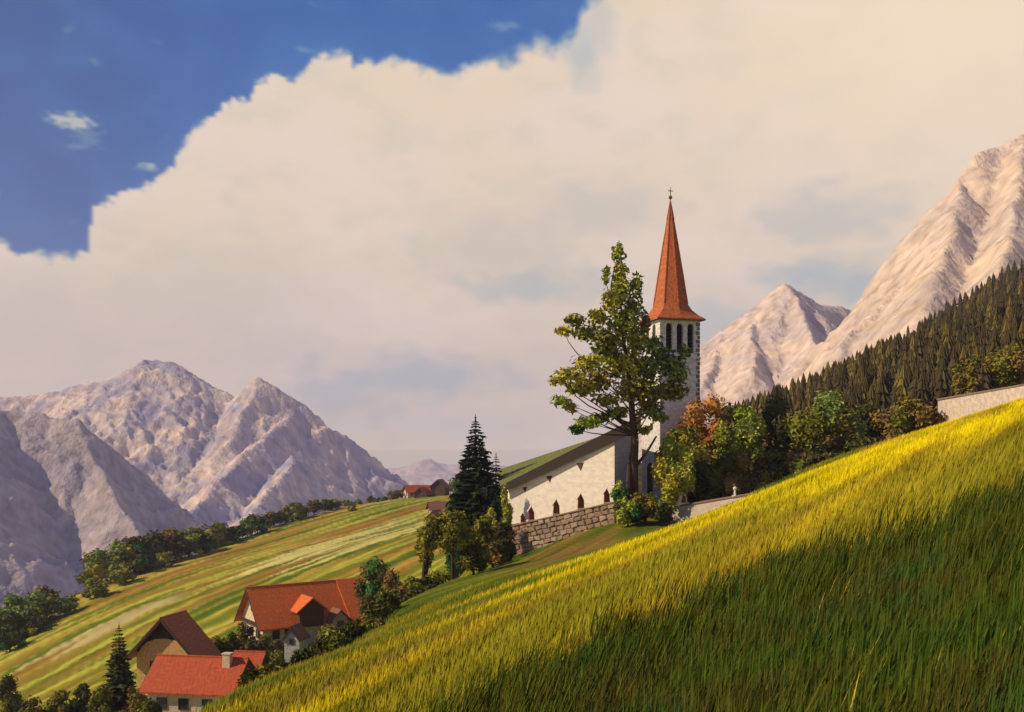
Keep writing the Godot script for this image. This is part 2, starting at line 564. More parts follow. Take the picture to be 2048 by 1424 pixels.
func height(x: float, d: float) -> float:
	var b := far_height(x, d)
	if x < -60.0 or x > 130.0 or d > 190.0:
		return b
	var a := near_height(x, d)
	var k := 1.5
	var t := clampf(0.5 + 0.5 * (a - b) / k, 0.0, 1.0)
	return lerpf(b, a, t) + k * t * (1.0 - t)

func ground_at(x: float, d: float) -> Vector3:
	return Vector3(x, height(x, d), -d)

var lit_crest := PackedVector2Array([Vector2(24, 40), Vector2(17, 35), Vector2(13, 32), Vector2(7.2, 30), Vector2(4, 28), Vector2(-0.3, 21), Vector2(-1.6, 18), Vector2(-3, 15), Vector2(-5, 11)])  # course of the sunlit streak that is painted yellow into the meadow
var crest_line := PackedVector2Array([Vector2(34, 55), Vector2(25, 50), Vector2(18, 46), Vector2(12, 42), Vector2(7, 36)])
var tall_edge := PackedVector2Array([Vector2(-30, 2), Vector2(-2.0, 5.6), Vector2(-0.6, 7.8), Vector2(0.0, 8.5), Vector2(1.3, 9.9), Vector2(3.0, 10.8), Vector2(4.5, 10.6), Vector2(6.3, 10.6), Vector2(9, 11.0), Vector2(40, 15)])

func to_line(line: PackedVector2Array, p: Vector2) -> float:
	var best := 1e9
	for i in range(1, line.size()):
		best = minf(best, p.distance_squared_to(Geometry2D.get_closest_point_to_segment(p, line[i - 1], line[i])))
	return sqrt(best)

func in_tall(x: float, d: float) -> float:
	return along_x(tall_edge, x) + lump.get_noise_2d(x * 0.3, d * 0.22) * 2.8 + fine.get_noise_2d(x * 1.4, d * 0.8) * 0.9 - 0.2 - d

func meadow_colour(x: float, d: float) -> Color:
	if x > -14.0 and d < 135.0:
		var al := x * 0.52 + d * 0.85
		var ac := x * 0.85 - d * 0.52
		var s := streak.get_noise_2d(al * 0.022, ac * 0.38)
		var s2 := streak.get_noise_2d(al * 0.06 + 50.0, ac * 1.4)
		var patch := lump.get_noise_2d(x * 0.05, d * 0.05)
		var c := Color(0.37, 0.28, 0.018).lerp(Color(0.25, 0.235, 0.016), clampf(0.5 + s * 1.5, 0.0, 1.0))
		var bx := along_d(rim, d)
		# greener, moister grass towards the hedge
		var left := smoothstep(2.0, -9.0, ac + 8.0 + patch * 4.0)
		c = c.lerp(Color(0.10, 0.15, 0.012), left * clampf(0.85 + s * 1.0, 0.0, 1.0))
		# sunlight painted as a yellow band in the grass along the crest
		var band := minf(to_line(lit_crest, Vector2(x, d)), to_line(crest_line, Vector2(x, d)) - 4.0) + s * 6.0 + patch * 4.0
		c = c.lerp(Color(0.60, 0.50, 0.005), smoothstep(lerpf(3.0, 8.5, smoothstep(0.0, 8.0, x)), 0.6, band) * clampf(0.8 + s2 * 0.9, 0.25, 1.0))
		# scorched patch below the churchyard wall
		var scorch := Vector2((x - 6.5) / 6.5, (d - 86.0) / 13.0).length() + s * 0.8 + s2 * 0.3
		c = c.lerp(Color(0.30, 0.165, 0.045), smoothstep(1.1, 0.25, scorch) * 0.9)
		c = c.lerp(Color(0.24, 0.15, 0.03), smoothstep(0.12, 0.5, streak.get_noise_2d(al * 0.02 + 9.0, ac * 0.2)) * 0.55)
		c = c * clampf(1.0 + s2 * 0.55, 0.6, 1.4)
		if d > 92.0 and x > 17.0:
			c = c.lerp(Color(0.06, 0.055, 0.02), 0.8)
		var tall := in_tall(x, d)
		c = c.lerp(Color(0.06, 0.075, 0.012), smoothstep(-1.6, 1.6, tall))  # ground under the tall grass darkened for the same painted shade
		return c
	if d > 120.0 and x > 24.0:
		var f := lump.get_noise_2d(x * 0.05, d * 0.05)
		return Color(0.05, 0.045, 0.02).lerp(Color(0.11, 0.09, 0.03), clampf(f + 0.3, 0.0, 1.0))
	var al2 := x * 0.42 + d * 0.91
	var ac2 := x * 0.91 - d * 0.42
	var t := fine.get_noise_2d(al2 * 0.0055, ac2 * 0.1)
	var t2 := fine.get_noise_2d(al2 * 0.010 + 20.0, ac2 * 0.17) * 1.3
	var m := Color(0.27, 0.30, 0.022).lerp(Color(0.37, 0.27, 0.035), smoothstep(-50.0, -105.0, x + t * 30.0))
	m = m.lerp(Color(0.13, 0.20, 0.014), clampf(0.2 + t * 2.2, 0.0, 1.0))
	m = m.lerp(Color(0.46, 0.42, 0.06), clampf(t2 * 2.2 - 0.1, 0.0, 1.0))
	m = m.lerp(Color(0.43, 0.23, 0.04), smoothstep(0.12, 0.42, fine.get_noise_2d(al2 * 0.005 + 70.0, ac2 * 0.06)) * 0.8)
	# strips of mown hay running up the slope
	var hay := smoothstep(-141.0, -145.0, ac2 + t2 * 4.0) * smoothstep(-188.0, -182.0, ac2 + t2 * 4.0) * smoothstep(0.0, 14.0, al2 - 196.0 - maxf(0.0, -150.0 - ac2) * 0.75 + t2 * 30.0) * smoothstep(325.0, 285.0, al2 + t2 * 30.0)
	var swath := fine.get_noise_2d(al2 * 0.003 + 33.0, ac2 * 0.16)
	m = m.lerp(Color(0.66, 0.60, 0.20), hay * smoothstep(-0.3, -0.05, swath + t2 * 0.35))
	var hay2 := smoothstep(5.0, 3.5, absf(ac2 + 172.0 + t2 * 3.0)) * smoothstep(140.0, 150.0, al2 + t2 * 14.0) * smoothstep(186.0, 174.0, al2 + t2 * 14.0)
	m = m.lerp(Color(0.62, 0.53, 0.24), hay2 * 0.85)
	return m * clampf(1.0 + t2 * 0.35, 0.7, 1.3)

func build_ground() -> void:
	var nx := 820
	var ny := 800
	var v := PackedVector3Array()
	var c := PackedColorArray()
	v.resize(nx * ny)
	c.resize(nx * ny)
	var xs := PackedFloat32Array()
	for i in nx:
		xs.append(1500.0 * sinh(6.0 * (2.0 * i / (nx - 1.0) - 1.0)) / sinh(6.0))
	for j in ny:
		var d := 14.0 + 2500.0 * sinh(6.0 * lerpf(-0.42, 1.0, j / (ny - 1.0))) / sinh(6.0)
		for i in nx:
			var x := xs[i]
			var k := j * nx + i
			if absf(x) > 420.0 and d > 20.0 or absf(x) > 700.0:
				v[k] = Vector3(x, far_height(x, d), -d)
				c[k] = Color(0.09, 0.11, 0.02)
				continue
			var h := height(x, d)
			var amp := 0.07 if d < 110.0 and x > -14.0 else 0.5
			h += lump.get_noise_2d(x * 0.6 / (amp * 10.0), d * 0.6 / (amp * 10.0)) * amp
			v[k] = Vector3(x, h, -d)
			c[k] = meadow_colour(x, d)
	var o := put_mesh(grid_mesh(v, c, nx, ny), "ground", M.meadow, self)
	tag(o, "sloping alpine meadow in yellow and green streaks", "ground", "", "structure")

# a massif from a skeleton of crest lines: each point takes the highest of the flanks that fall away from them
func mountain(called: String, label: String, crests: Array, x0: float, x1: float, d0: float, d1: float, nx: int, ny: int, rough: float, floor_y: float, pale: Color, dark: Color, tint: Color) -> void:
	var v := PackedVector3Array()
	var c := PackedColorArray()
	v.resize(nx * ny)
	c.resize(nx * ny)
	var span := d1 - d0
	for j in ny:
		var d := lerpf(d0, d1, j / (ny - 1.0))
		for i in nx:
			var x := lerpf(x0, x1, i / (nx - 1.0))
			var wx := x + lump.get_noise_2d(x * 0.009, d * 0.009) * span * 0.012
			var wd := d + lump.get_noise_2d(x * 0.009 + 80.0, d * 0.009) * span * 0.012
			var best := -1e9
			var away := 0.0
			for s in crests:
				var a: Vector3 = s[0]
				var b: Vector3 = s[1]
				var abx := b.x - a.x
				var abd := -(b.z - a.z)
				var t := clampf(((wx - a.x) * abx + (wd + a.z) * abd) / (abx * abx + abd * abd), 0.0, 1.0)
				var r := Vector2(wx - a.x - abx * t, wd + a.z - abd * t).length()
				var h: float = lerpf(a.y, b.y, t) - s[2] * r
				if h > best:
					best = h
					away = r
			var q := ridgy.get_noise_2d(x * rough * 0.4, d * rough * 0.4)
			var q2 := ridgy.get_noise_2d(x * rough * 1.3 + 40.0, d * rough * 0.9)
			best += q * 0.075 * minf(away, 240.0) + q2 * (3.0 + 0.045 * minf(away, 220.0)) + ridgy.get_noise_2d(x * rough * 4.0, d * rough * 4.0) * 4.5 - 4.0
			v[j * nx + i] = Vector3(x, maxf(best, floor_y), -d)
			var n := lump.get_noise_2d(x * 0.006 + 5.0, d * 0.004 + best * 0.006)
			var band := lump.get_noise_2d(x * 0.003, best * 0.05 + x * 0.01)
			var col := pale.lerp(dark, clampf(0.4 + n * 1.3, 0.0, 1.0))
			col = col.lerp(tint, clampf(band * 1.4 + 0.1, 0.0, 1.0) * 0.6)
			c[j * nx + i] = col * clampf(1.0 + q2 * 0.35 + fine.get_noise_2d(x * 0.05, d * 0.03 + best * 0.05) * 0.45, 0.55, 1.4)
	var o := put_mesh(grid_mesh(v, c, nx, ny), called, M.rock, self)
	tag(o, label, "mountain", "", "structure")

func build_mountains() -> void:
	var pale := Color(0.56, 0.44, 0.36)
	var dark := Color(0.25, 0.23, 0.31)  # bluish dark, paints part of the shaded flank into the rock
	var blue := Color(0.24, 0.25, 0.38)  # blue of shade and haze mixed into the rock colour
	mountain("mountain", "hazy jagged massif with a sharp peak and blue shaded flank", [
		[Vector3(-1628.32, 127.81, -2500.00), Vector3(-1281.39, 146.22, -2600.00), 0.8], [Vector3(-1281.39, 146.22, -2600.00), Vector3(-1062.07, 192.74, -2600.00), 0.8], [Vector3(-1062.07, 192.74, -2600.00), Vector3(-975.66, 244.58, -2600.00), 0.75], [Vector3(-975.66, 244.58, -2600.00), Vector3(-895.91, 236.61, -2600.00), 0.75], [Vector3(-895.91, 236.61, -2600.00), Vector3(-803.60, 176.69, -2560.00), 0.8], [Vector3(-803.60, 176.69, -2560.00), Vector3(-699.93, 129.86, -2540.00), 0.8],
		[Vector3(-699.93, 129.86, -2540.00), Vector3(-642.89, 191.72, -2500.00), 1.5], [Vector3(-642.89, 191.72, -2500.00), Vector3(-558.40, 94.33, -2460.00), 1.4], [Vector3(-558.40, 94.33, -2460.00), Vector3(-520.27, 27.78, -2470.00), 1.9], [Vector3(-520.27, 27.78, -2470.00), Vector3(-476.73, -31.70, -2480.00), 1.9], [Vector3(-476.73, -31.70, -2480.00), Vector3(-337.65, -97.78, -2550.00), 1.7],
		[Vector3(-558.40, 94.33, -2460.00), Vector3(-594.36, 11.45, -2240.00), 0.9], [Vector3(-594.36, 11.45, -2240.00), Vector3(-614.29, -57.36, -2040.00), 0.85], [Vector3(-614.29, -57.36, -2040.00), Vector3(-631.79, -153.53, -1820.00), 0.85],
		[Vector3(-1062.07, 192.74, -2600.00), Vector3(-1039.47, 47.03, -2300.00), 0.6], [Vector3(-642.89, 191.72, -2500.00), Vector3(-669.07, 23.52, -2300.00), 0.8],
		[Vector3(-485.89, -9.00, -2200.00), Vector3(-418.71, -74.77, -2250.00), 1.6], [Vector3(-485.89, -9.00, -2200.00), Vector3(-509.00, -126.28, -1900.00), 0.85], [Vector3(-418.71, -74.77, -2250.00), Vector3(-333.95, -117.59, -2300.00), 1.5]],
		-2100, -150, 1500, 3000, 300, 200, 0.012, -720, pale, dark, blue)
	mountain("mountain", "dark grey rounded bluff at the left edge below the hazy massif", [
		[Vector3(-1116.87, 80.14, -1650.00), Vector3(-863.80, 71.70, -1650.00), 0.95], [Vector3(-863.80, 71.70, -1650.00), Vector3(-800.54, 69.17, -1650.00), 1.0], [Vector3(-800.54, 69.17, -1650.00), Vector3(-785.50, 57.19, -1645.00), 1.0], [Vector3(-785.50, 57.19, -1645.00), Vector3(-726.09, 53.66, -1640.00), 1.0], [Vector3(-726.09, 53.66, -1640.00), Vector3(-692.02, 8.18, -1600.00), 1.1], [Vector3(-692.02, 8.18, -1600.00), Vector3(-593.21, -83.23, -1480.00), 1.0], [Vector3(-593.21, -83.23, -1480.00), Vector3(-489.63, -162.27, -1380.00), 1.0], [Vector3(-863.80, 71.70, -1650.00), Vector3(-748.16, -69.02, -1350.00), 0.8]],
		-1500, -350, 1000, 2000, 180, 140, 0.016, -720, Color(0.36, 0.30, 0.29), Color(0.25, 0.22, 0.25), Color(0.30, 0.26, 0.30))
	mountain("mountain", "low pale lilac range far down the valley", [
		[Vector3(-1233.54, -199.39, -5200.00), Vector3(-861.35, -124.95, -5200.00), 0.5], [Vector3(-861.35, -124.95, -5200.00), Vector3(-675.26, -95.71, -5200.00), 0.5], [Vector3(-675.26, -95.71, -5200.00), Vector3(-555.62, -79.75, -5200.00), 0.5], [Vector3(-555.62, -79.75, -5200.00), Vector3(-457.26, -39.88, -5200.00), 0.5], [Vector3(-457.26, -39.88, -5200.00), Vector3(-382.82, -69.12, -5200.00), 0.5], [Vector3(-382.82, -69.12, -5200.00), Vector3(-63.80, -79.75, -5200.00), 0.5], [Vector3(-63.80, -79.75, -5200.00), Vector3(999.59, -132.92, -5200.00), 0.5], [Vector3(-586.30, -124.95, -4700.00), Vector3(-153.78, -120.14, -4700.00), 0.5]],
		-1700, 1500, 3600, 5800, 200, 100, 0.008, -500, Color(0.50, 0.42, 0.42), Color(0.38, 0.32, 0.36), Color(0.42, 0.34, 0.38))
	mountain("mountain", "pale pyramid peak with a violet shaded right face", [
		[Vector3(530.37, 327.35, -1900.00), Vector3(484.47, 289.11, -1930.00), 1.0], [Vector3(484.47, 289.11, -1930.00), Vector3(426.87, 245.50, -1960.00), 1.0], [Vector3(426.87, 245.50, -1960.00), Vector3(379.35, 189.16, -2000.00), 1.0], [Vector3(379.35, 189.16, -2000.00), Vector3(282.21, 102.25, -2000.00), 1.0],
		[Vector3(530.37, 327.35, -1900.00), Vector3(535.09, 252.99, -1780.00), 1.3], [Vector3(535.09, 252.99, -1780.00), Vector3(519.39, 178.22, -1660.00), 1.3], [Vector3(519.39, 178.22, -1660.00), Vector3(478.69, 108.79, -1520.00), 1.2], [Vector3(530.37, 327.35, -1900.00), Vector3(617.26, 297.61, -1960.00), 1.2], [Vector3(617.26, 297.61, -1960.00), Vector3(723.94, 284.00, -2020.00), 1.2], [Vector3(723.94, 284.00, -2020.00), Vector3(918.10, 272.49, -2050.00), 1.2], [Vector3(484.47, 289.11, -1930.00), Vector3(408.83, 137.42, -1680.00), 1.0], [Vector3(426.87, 245.50, -1960.00), Vector3(347.32, 125.97, -1760.00), 1.0]],
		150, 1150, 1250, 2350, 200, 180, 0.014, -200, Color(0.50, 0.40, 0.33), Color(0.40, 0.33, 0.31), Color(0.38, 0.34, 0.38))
	mountain("mountain", "huge pale rock wall rising at the right edge above the forest", [
		[Vector3(365.58, 90.49, -1180.00), Vector3(468.55, 175.38, -1280.00), 1.0], [Vector3(468.55, 175.38, -1280.00), Vector3(541.10, 239.49, -1350.00), 1.1], [Vector3(541.10, 239.49, -1350.00), Vector3(596.93, 307.77, -1400.00), 1.3], [Vector3(596.93, 307.77, -1400.00), Vector3(625.06, 362.99, -1420.00), 1.5], [Vector3(625.06, 362.99, -1420.00), Vector3(663.31, 413.74, -1440.00), 1.5], [Vector3(663.31, 413.74, -1440.00), Vector3(685.40, 439.51, -1440.00), 1.4], [Vector3(685.40, 439.51, -1440.00), Vector3(764.34, 471.74, -1460.00), 1.3], [Vector3(764.34, 471.74, -1460.00), Vector3(978.53, 544.48, -1500.00), 1.2],
		[Vector3(663.31, 413.74, -1440.00), Vector3(559.82, 274.80, -1250.00), 1.3], [Vector3(559.82, 274.80, -1250.00), Vector3(456.07, 165.64, -1080.00), 1.1], [Vector3(764.34, 471.74, -1460.00), Vector3(632.61, 301.84, -1230.00), 1.3], [Vector3(632.61, 301.84, -1230.00), Vector3(503.74, 177.30, -1020.00), 1.1], [Vector3(877.79, 507.57, -1460.00), Vector3(661.35, 236.20, -1100.00), 1.1]],
		250, 1500, 620, 1800, 220, 200, 0.014, -200, Color(0.52, 0.41, 0.33), Color(0.40, 0.33, 0.29), Color(0.47, 0.36, 0.22))

# ---------------------------------------------------------------- church

# a wall face w wide from y0 to y1 in the local xy plane at z = 0, pierced by round headed openings with reveals t deep behind it
func arch_face(mb: MB, tr: Transform3D, w: float, y0: float, y1: float, ops: Array, t: float) -> void:
	var out := tr.basis * Vector3(0, 0, 1)
	var x := -w * 0.5
	var rect := func(xa: float, xb: float, ya: float, yb: float) -> void:
		mb.quad(tr * Vector3(xa, ya, 0), tr * Vector3(xb, ya, 0), tr * Vector3(xb, yb, 0), tr * Vector3(xa, yb, 0), out)
	for o in ops:
		var xa: float = o[0] - o[1] * 0.5
		var xb: float = o[0] + o[1] * 0.5
		var r: float = o[1] * 0.5
		var spring: float = o[3] - r
		rect.call(x, xa, y0, y1)
		rect.call(xa, xb, y0, o[2])
		var back := Vector3(0, 0, -t)
		var seg := 8
		for i in seg:
			var a0 := PI - PI * i / seg
			var a1 := PI - PI * (i + 1) / seg
			var p := Vector3(o[0] + cos(a0) * r, spring + sin(a0) * r, 0)
			var q := Vector3(o[0] + cos(a1) * r, spring + sin(a1) * r, 0)
			mb.quad(tr * p, tr * q, tr * Vector3(q.x, y1, 0), tr * Vector3(p.x, y1, 0), out)
			mb.quad(tr * p, tr * q, tr * (q + back), tr * (p + back), tr.basis * (Vector3(o[0], spring, 0) - p))
		for e in [[xa, 1.0], [xb, -1.0]]:
			mb.quad(tr * Vector3(e[0], o[2], 0), tr * Vector3(e[0], spring, 0), tr * Vector3(e[0], spring, -t), tr * Vector3(e[0], o[2], -t), tr.basis * Vector3(e[1], 0, 0))
		mb.quad(tr * Vector3(xa, o[2], 0), tr * Vector3(xb, o[2], 0), tr * Vector3(xb, o[2], -t), tr * Vector3(xa, o[2], -t), tr.basis * Vector3.UP)
		x = xb
	rect.call(x, w * 0.5, y0, y1)

func build_church() -> void:
	var base := Vector3(19.6, -8.5, -121.0)
	var ch := thing("church", base, 0.0, "white alpine church with tall orange spire and long whitewashed gable wall", "church")
	var turn := Basis(Vector3.UP, deg_to_rad(16.4))
	# tower: local y = 0 is the base
	var y_eave := 24.5
	var half := 2.65
	var wall := MB.new()
	var three := [[-1.42, 0.86, 20.3, 23.85], [0.0, 0.86, 20.3, 23.85], [1.42, 0.86, 20.3, 23.85]]
	var two := [[-0.95, 0.86, 20.3, 23.85], [0.95, 0.86, 20.3, 23.85]]
	for k in 4:
		var b := turn * Basis(Vector3.UP, k * PI / 2)
		arch_face(wall, Transform3D(b, b * Vector3(0, 0, half)), half * 2, 0.0, y_eave, two if k == 3 else three, 0.5)
	wall.quad(turn * Vector3(-half, y_eave, -half), turn * Vector3(half, y_eave, -half), turn * Vector3(half, y_eave, half), turn * Vector3(-half, y_eave, half), Vector3.UP)
	var tw := put(wall, "tower_wall", M.lime_plaster, ch)
	for k in 4:
		var b := turn * Basis(Vector3.UP, k * PI / 2)
		for o in (two if k == 3 else three):
			var lv := MB.new()  # louvers added to make the belfry openings dark
			for s in 9:
				lv.box(b * Vector3(o[0], 20.45 + s * 0.4, half - 0.42), Vector3(0.86, 0.035, 0.42), b * Basis(Vector3.RIGHT, 0.7))
			lv.box(b * Vector3(o[0], 22.1, half - 0.72), Vector3(1.0, 3.7, 0.05), b)  # dark sheet standing in for the shaded belfry inside
			put(lv, "added_louver", M.void_timber, tw)
	# string course below the belfry
	var sc := MB.new()
	for k in 4:
		var b := turn * Basis(Vector3.UP, k * PI / 2)
		sc.box(b * Vector3(0, 19.7, half + 0.05), Vector3(half * 2 + 0.2, 0.26, 0.1), b, 0.03)
	put(sc, "string_course", M.lime_plaster, tw)
	# corner stones on the three corners in view
	var qmesh := []
	for k in 2:
		var qb := MB.new()
		qb.box(Vector3.ZERO, Vector3(0.62 - 0.2 * k, 0.46, 0.42 + 0.2 * k), Basis.IDENTITY, 0.05)
		qmesh.append(qb.mesh())
	for cn in [Vector2(-1, 1), Vector2(1, 1), Vector2(-1, -1)]:
		for k in 45:
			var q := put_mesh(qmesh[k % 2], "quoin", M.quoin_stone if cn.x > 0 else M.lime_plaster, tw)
			var ext := Vector2(0.31 - 0.1 * (k % 2), 0.21 + 0.1 * (k % 2))
			q.transform = Transform3D(turn, turn * Vector3(cn.x * (half + 0.03 - ext.x + rng.randf() * 0.03), 0.5 + k * 0.53 + rng.randf_range(-0.02, 0.02), cn.y * (half + 0.03 - ext.y)))
			q.scale = Vector3(rng.randf_range(0.92, 1.0), rng.randf_range(0.9, 1.05), 1.0)
	# small window and door in the lit left face of the tower
	var lb := turn * Basis(Vector3.UP, -PI / 2)
	var w1 := MB.new()
	w1.box(lb * Vector3(0.3, 11.4, half - 0.02), Vector3(0.7, 0.8, 0.16), lb, 0.02)
	put(w1, "window", M.void_timber, ch)
	var dr := MB.new()
	var poly := []
	for i in 9:
		var a := PI * i / 8.0
		poly.append(lb * Vector3(-0.2 + cos(a) * 0.75, 6.2 + sin(a) * 0.75, half - 0.05))
	poly.append(lb * Vector3(-0.95, 3.0, half - 0.05))
	poly.append(lb * Vector3(0.55, 3.0, half - 0.05))
	dr.slab(poly, lb * Vector3(0, 0, 0.11))
	put(dr, "door", M.dark_timber, ch)
	# spire: square eaves flaring into an eight sided needle
	var sp := MB.new()
	var rings := []
	for q in [[3.18, 24.25, 0.0], [3.2, 24.42, 0.0], [2.75, 24.9, 0.25], [2.36, 25.55, 0.62], [2.1, 26.4, 1.0], [1.62, 29.5, 1.0], [0.96, 33.6, 1.0], [0.42, 37.0, 1.0], [0.05, 39.3, 1.0]]:
		var ring := []
		for k in 8:
			var a := k * PI / 4
			var sq := Vector2(signf(roundf(cos(a) * 100.0)), signf(roundf(sin(a) * 100.0)))
			if k % 2 == 0:
				sq = Vector2(roundf(cos(a)), roundf(sin(a)))
			# octagon with corners on the diagonals and on the axes, so one arris faces the valley
			var oc := Vector2(cos(a), sin(a)) * 1.06
			var p: Vector2 = sq.lerp(oc, q[2]) * q[0]
			ring.append(turn * Vector3(p.x, q[1], p.y))
		rings.append(ring)
	for j in rings.size() - 1:
		for k in 8:
			var a: Vector3 = rings[j][k]
			var b: Vector3 = rings[j][(k + 1) % 8]
			sp.quad(a, b, rings[j + 1][(k + 1) % 8], rings[j + 1][k], Vector3(a.x + b.x, 1.0, a.z + b.z))
	var spire := put(sp, "spire", M.spire_tile, ch)
	var sof := MB.new()
	sof.box(Vector3(0, 24.34, 0), Vector3(6.3, 0.16, 6.3), turn, 0.02)
	put(sof, "eaves_soffit", M.dark_timber, spire)
	for k in 8:
		var hp := MB.new()
		for j in range(4, rings.size() - 1):
			hp.tube(rings[j][k], rings[j + 1][k], 0.09, 0.08 if j < 6 else 0.04, 5)
		put(hp, "hip_tile", M.spire_tile, spire)
	var cr := MB.new()
	cr.tube(Vector3(0, 39.0, 0), Vector3(0, 41.0, 0), 0.06, 0.045, 6)
	for j in 6:
		var a0 := PI * j / 6.0
		var a1 := PI * (j + 1) / 6.0
		cr.tube(Vector3(0, 39.75 - cos(a0) * 0.24, 0), Vector3(0, 39.75 - cos(a1) * 0.24, 0), maxf(sin(a0) * 0.24, 0.01), maxf(sin(a1) * 0.24, 0.01), 8)
	cr.box(Vector3(0, 40.55, 0), Vector3(0.62, 0.09, 0.09), turn, 0.01)
	put(cr, "cross", M.iron, spire)
	# nave: gable wall turned to the left, its raking roof falling to the valley side
	var fl := Vector3(-0.35, -4.08, -114.00)
	var fr := Vector3(11.11, 2.17, -106.00)
	var bl := Vector3(-1.42, -3.04, -132.00)
	var br := Vector3(11.66, 1.35, -126.00)
	var sr := Vector3(13.73, 2.84, -111.00)
	var low := -13.0
	var nv := MB.new()
	var flat := func(p: Vector3, y: float) -> Vector3: return Vector3(p.x, y, p.z) - base
	nv.quad(fl - base, fr - base, flat.call(fr, low), flat.call(fl, low), Vector3(-0.5, 0, 0.8))
	nv.quad(fl - base, bl - base, flat.call(bl, low), flat.call(fl, low), Vector3(-1, 0, 0))
	nv.quad(bl - base, br - base, flat.call(br, low), flat.call(bl, low), Vector3(0, 0, -1))
	var nave := put(nv, "nave_wall", M.whitewash, ch)
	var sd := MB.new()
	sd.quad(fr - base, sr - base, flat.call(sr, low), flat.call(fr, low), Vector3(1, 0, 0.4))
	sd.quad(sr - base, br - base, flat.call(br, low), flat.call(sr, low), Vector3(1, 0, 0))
	put(sd, "side_wall", M.grey_plaster, ch)  # greyer plaster than the nave, shade of this turned wall put into colour
	# roof slab with its overhang
	var rk := (fr - fl).normalized()
	var ovl := fl - rk * 0.9 + Vector3(-0.3, 0.12, 0.75)
	var ovr := fr + rk * 2.6 + Vector3(0.6, 0.25, 0.5)
	var obl := bl + Vector3(-0.7, 0.12, -0.4)
	var obr := br + rk * 1.6 + Vector3(0, 0.12, -0.4)
	var rf := MB.new()
	var th := Vector3(0, 0.16, 0)
	rf.slab([ovl - base, ovr - base, obr - base, obl - base], th)
	var roof := put(rf, "nave_roof", M.moss_roof, ch)
	# heavy dark barge board along the rake
	var vb := MB.new()
	var down := Vector3(0, -1, 0)
	vb.slab([ovl + th * 1.2 - base, ovr + th * 1.2 - base, ovr + down * 1.3 - base, ovl + down * 0.62 - base], Vector3(0.06, 0, 0.14))
	put(vb, "barge_board", M.dark_timber, roof)
	var sf := MB.new()
	sf.quad(ovl + down * 0.45 - base, ovr + down * 0.9 - base, fr + down * 0.8 - base, fl + down * 0.35 - base, down)
	put(sf, "soffit", M.dark_timber, roof)
	# wedge shaped windows high up in the gable wall
	var wn := (fr - fl).cross(Vector3.UP)
	wn = Vector3(wn.x, 0, wn.z).normalized()
	if wn.z < 0.0:
		wn = -wn
	var wx := Vector3.UP.cross(wn)
	for q in [[1050.0, 979.0, 0.8], [1099.0, 958.0, 1.0], [1160.0, 933.0, 1.15]]:
		var t: float = (q[0] - 1018.0) / 211.0
		var dd := lerpf(114.0, 106.0, t * 1.03)
		var p := Vector3((q[0] - 1024.0) / 1956.0 * dd, (900.0 - q[1]) / 1956.0 * dd, -dd)
		# snap to the wall plane
		p -= wn * (p - fl).dot(wn)
		p -= base
		var wm := MB.new()
		var s: float = q[2] * 0.42
		wm.slab([p + wx * -s + Vector3(0, s * 0.7, 0) - wn * 0.1, p + wx * s + Vector3(0, s * 0.95, 0) - wn * 0.1, p + wx * s * 0.2 + Vector3(0, -s, 0) - wn * 0.1], wn * 0.13)
		put(wm, "window", M.brown_timber, nave)

# ---------------------------------------------------------------- walls of the churchyard

